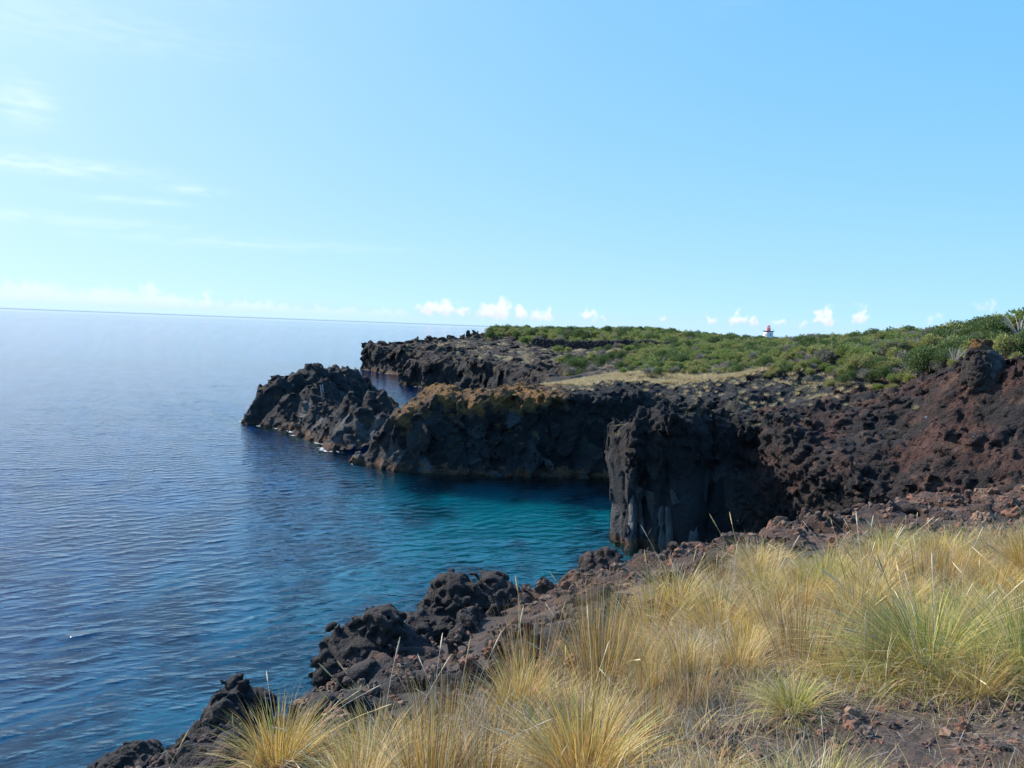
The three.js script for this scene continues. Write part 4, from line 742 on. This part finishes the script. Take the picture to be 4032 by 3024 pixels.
// single shrubs that stand apart
const lone = [[46.5, -84, 4, 1.0, 'bleached leafless shrub spreading on the brow beside the grey crag'], [50, -83, 4, 1.35, 'largest bleached leafless shrub on the brow above the red slope'], [44.5, -80.5, 2, 0.55, 'small yellow-green heath at the foot of the bleached shrubs'], [66, -102, 4, 1.2, 'leafless branching shrub on the skyline at the end of the scrub'], [62, -96, 1, 1.5, 'wind-bent dark shrub standing above the skyline'], [21, -150, 0, 0.8, 'single round green bush on the dry grass flat'], [37, -152, 0, 1.0, 'wide green bush at the back of the dry grass flat'], [40, -150, 2, 0.7, 'yellow-green heath beside the wide green bush on the dry flat'], [46, -168, 0, 0.9, 'green bush on the grassy bank below the stone wall']];
function shrub(k, v, x, z, s, t, label, group) {
  const K = shrubKinds[k], [cg, sg] = K.v[v % K.v.length], o = thing(K.name, label, 'shrub', group); o.position.set(x, soil(x, z), z); o.rotation.y = t; o.scale.setScalar(s);
  if (cg) part(o, 'crown', cg, leafMat, 'stuff'); part(o, 'stems', sg, K.bark); return o;
}
for (const [x, z, k, s, label] of lone) shrub(k, 1, x, z, s, 0.7, label, 'shrubs standing apart');
{
  shrubs.sort((a, b) => b.s / Math.hypot(b.x, b.z) - a.s / Math.hypot(a.x, a.z));
  const many = shrubs.filter(s => s.z > -210), near = many.slice(0, 290), rest = shrubs.filter(s => !near.includes(s));
  const zone = (x, z) => z > -100 ? 'above the red slope' : z > -125 ? 'behind the red slope' : z > -155 ? 'beside the dry flat' : 'towards the lighthouse';
  const girth = v => v < 0.75 ? 'small' : v < 1.05 ? 'mid-sized' : 'big';
  for (const s of near) shrub(s.k, s.v, s.x, s.z, s.s, s.t, `${girth(s.s)} ${shrubKinds[s.k].label} ${zone(s.x, s.z)}${s.x / -s.z > 0.55 ? ' at the upper end' : ''}`, `${shrubKinds[s.k].label}s ${zone(s.x, s.z)}`);
  const d = new THREE.Object3D();
  shrubKinds.forEach((K, k) => K.v.forEach(([cg, sg], v) => {
    const list = rest.filter(s => s.k === k && s.v % K.v.length === v); if (!list.length) return;
    const im = new THREE.InstancedMesh(cg || sg, cg ? leafMat : K.bark, list.length);
    list.forEach((s, i) => { d.position.set(s.x, soil(s.x, s.z), s.z); d.rotation.set(0, s.t, 0); d.scale.setScalar(s.s); d.updateMatrix(); im.setMatrixAt(i, d.matrix); });
    im.name = numbered('shrubbery'); im.userData = { kind: 'stuff', label: `${K.label}s massed in the far scrub`, category: 'scrub' }; scene.add(shade(im));
  }));
  console.log('shrubs', near.length, rest.length);
}
console.log('scrub', performance.now() | 0);

// ---------------------------------------------------------------- dry grass on the flats and ledges
{
  const r = rng(88), g = [1, 2].map(s => tuft(800 + s, { n: 90, rad: 0.22, len: [0.25, 0.6], lean: [0.1, 1.1], droop: 0.8, w: 0.016, segs: 2, cols: mixc([STRAW, 4], [PALE, 3], [[0.34, 0.33, 0.16], 2], [ASH, 2]) })), d = new THREE.Object3D();
  g.forEach((geo, v) => {
    const list = [];
    for (let i = 0; i < 60000 && list.length < 2600; i++) {
      const z = -96 - r() * 75, x = 4 + r() * 50; if (SD(x, z) > -1.2) continue; const H = HT(x, z); if (H > 17) continue;
      const a = fbm(x / 7, H / 7, z / 7, 4); if (r() > sstep(-0.2, 0.1, a + 0.1) * sstep(5, 10, x + 6 * a) * (z < -130 && x < 44 ? 1 : 0.07)) continue; list.push([x, z]);
    }
    const im = new THREE.InstancedMesh(geo, grassMat, list.length);
    list.forEach(([x, z], i) => { d.position.set(x, landY(x, z), z); d.rotation.set(0, r() * 6.28, 0); d.scale.setScalar(0.7 + r() * 0.8); d.updateMatrix(); im.setMatrixAt(i, d.matrix); });
    im.name = numbered('dry_grass'); im.userData = { kind: 'stuff', label: 'dry yellow grass covering the flat top behind the cove', category: 'grass' }; scene.add(shade(im));
  });
}
// tufts on the red slope
{
  const r = rng(97);
  [[33.5, -79.5, 1.1, 'pale green tuft on the crest of the red scoria slope'], [30.5, -81, 0.9, 'smaller pale tuft on the crest of the red slope'], [37.5, -79, 1.6, 'yellow tussock hanging over the dark hollow behind the red slope'], [37, -72.5, 1.3, 'grey-green tuft alone in the middle of the red slope'], [43.5, -62.5, 1.7, 'dry yellow tussock at the top of the red slope beside the crag'], [45.5, -62, 1.7, 'wide dry tussock at the top end of the red slope']].forEach(([x, z, s, label], i) => {
    const t = thing('grass_tussock', label, 'grass tussock', 'tufts on the red slope'); t.position.set(x, landY(x, z) - 0.05, z); const f = part(t, 'blades', kinds[i === 2 || i > 3 ? 'straw' : 'fescue'][i % 2], grassMat, 'stuff'); f.scale.setScalar(s);
  });
}
console.log('dry grass', performance.now() | 0);

// ---------------------------------------------------------------- the lighthouse
{
  const lh = thing('lighthouse', 'small white lighthouse with a red lantern above the green scrub on the skyline', 'lighthouse'); lh.position.set(159.3, 15.8, -500); lh.rotation.y = R(25);
  const white = new THREE.MeshStandardMaterial({ color: new THREE.Color().setRGB(0.85, 0.84, 0.82), roughness: 0.7 }), red = new THREE.MeshStandardMaterial({ color: new THREE.Color().setRGB(0.75, 0.05, 0.045), roughness: 0.45 }), slate = new THREE.MeshStandardMaterial({ color: new THREE.Color().setRGB(0.10, 0.13, 0.22), roughness: 0.6 }), dark = new THREE.MeshStandardMaterial({ color: new THREE.Color().setRGB(0.06, 0.07, 0.08), roughness: 0.3 });
  const glass = new THREE.MeshPhysicalMaterial({ color: 0xffffff, roughness: 0.05, transmission: 0.9, thickness: 0 });
  const cyl = (a, b, h, y, n = 20) => { const g = new THREE.CylinderGeometry(a, b, h, n); g.translate(0, y + h / 2, 0); return g; };
  const tower = new THREE.CylinderGeometry(2.85, 3.15, 9.4, 4); tower.rotateY(Math.PI / 4); tower.translate(0, 4.7, 0); part(lh, 'tower', tower, white);
  const slab = new THREE.CylinderGeometry(3.75, 3.1, 0.5, 4); slab.rotateY(Math.PI / 4); slab.translate(0, 9.65, 0); part(lh, 'gallery', slab, slate);
  const rail = []; for (let i = 0; i < 4; i++) { const b = new THREE.BoxGeometry(5.0, 0.08, 0.08); b.translate(0, 10.85, 2.46); b.rotateY(i * Math.PI / 2); rail.push(b); } part(lh, 'railing', mergeGeometries(rail), white);
  for (let i = 0; i < 16; i++) { const s = i % 4, q = fl(i / 4) * Math.PI / 2, p = part(lh, 'railing_post', new THREE.BoxGeometry(0.07, 0.92, 0.07), white); p.position.set((-2.46 + s * 1.23) * Math.cos(q) + 2.46 * Math.sin(q), 10.36, -(-2.46 + s * 1.23) * Math.sin(q) + 2.46 * Math.cos(q)); }
  part(lh, 'lantern_base', cyl(1.18, 1.22, 1.6, 9.9), red);
  const lens = part(lh, 'lantern_glass', cyl(0.92, 0.92, 1.0, 11.5, 12), glass);
  for (let i = 0; i < 8; i++) { const b = new THREE.BoxGeometry(0.1, 1.0, 0.1); b.translate(0, 12, 0.94); b.rotateY(i * Math.PI / 4); part(lens, 'glazing_bar', b, red); }
  part(lens, 'lens', cyl(0.3, 0.3, 0.7, 11.65, 10), dark);
  const dome = part(lh, 'dome', new THREE.LatheGeometry([[1.2, 12.5], [1.22, 12.58], [0.95, 12.85], [0.55, 13.1], [0.25, 13.25], [0.2, 13.5], [0, 13.5]].map(p => new THREE.Vector2(...p)), 20), red);
  const ball = new THREE.SphereGeometry(0.24, 12, 8); ball.translate(0, 13.62, 0); part(dome, 'finial', ball, red);
  for (let i = 0; i < 4; i++) { const w = new THREE.BoxGeometry(0.62, 1.0, 0.16); w.translate(0, 7.6, 2.08); w.rotateY(i * Math.PI / 2); const p = part(lh, 'window', w, dark); const s = new THREE.BoxGeometry(0.9, 0.14, 0.3); s.translate(0, 7.0, 2.12); s.rotateY(i * Math.PI / 2); part(p, 'sill', s, slate); }
  shade(lh);
}

// ---------------------------------------------------------------- the ladder on the rock ridge
{
  const l = thing('ladder', 'grey metal ladder fixed to the dark face of the rock ridge in the sea', 'ladder'); const steel = new THREE.MeshStandardMaterial({ color: new THREE.Color().setRGB(0.5, 0.5, 0.5), roughness: 0.4, metalness: 0.6 });
  for (const s of [-1, 1]) { const g = new THREE.CylinderGeometry(0.035, 0.035, 4.2, 8); g.translate(s * 0.24, 2.1, 0); part(l, 'rail', g, steel); }
  for (let i = 0; i < 13; i++) { const g = new THREE.CylinderGeometry(0.025, 0.025, 0.48, 6); g.rotateZ(Math.PI / 2); g.translate(0, 0.25 + i * 0.31, 0); part(l, 'rung', g, steel); }
  l.position.set(-38.2, 5.0, -161.5); l.rotation.set(-0.35, 0.1, 0.22);
}

// ---------------------------------------------------------------- foam where the swell meets the rock
{
  const r = rng(55), pts = [], d = new THREE.Object3D();
  const g = new THREE.CircleGeometry(1, 7); g.rotateX(-Math.PI / 2); const p = g.attributes.position; for (let i = 1; i < p.count; i++) { const k = 0.6 + 0.8 * r(); p.setX(i, p.getX(i) * k); p.setZ(i, p.getZ(i) * k); } p.setXYZ(p.count - 1, p.getX(1), 0, p.getZ(1)); g.computeVertexNormals();
  const tryAt = (x, z, f, s, lim) => { const v = f(x, 0.06, z); if (v > 0.02 && v < 0.5 && noise(x / 5, z / 5, 9) + 0.4 * noise(x / 1.3, z / 1.3, 2) > lim) pts.push([x, z, s * (0.4 + r())]); };
  for (let i = 0; i < 60000; i++) tryAt(-62 + r() * 44, -172 + r() * 40, ridge, 0.1, 0.24);
  for (let i = 0; i < 60000; i++) tryAt(-75 + r() * 50, -380 + r() * 110, land, 0.25, 0.2);
  for (let i = 0; i < 50000; i++) tryAt(-27 + r() * 18, -128 + r() * 13, land, 0.07, 0.3);
  const im = new THREE.InstancedMesh(g, new THREE.MeshStandardMaterial({ color: 0xd4dde2, roughness: 0.9 }), pts.length);
  pts.forEach(([x, z, s], i) => { d.position.set(x, 0.09 + (i % 7) * 0.004, z); d.rotation.set(0, r() * 6.28, 0); d.scale.set(s * 1.6, 1, s); d.updateMatrix(); im.setMatrixAt(i, d.matrix); });
  im.name = 'sea_foam'; im.userData = { kind: 'stuff', label: 'white foam along the foot of the rocks', category: 'foam' }; scene.add(shade(im)); console.log('foam', pts.length);
}
renderer.render(scene, camera);
console.log('done', performance.now() | 0);
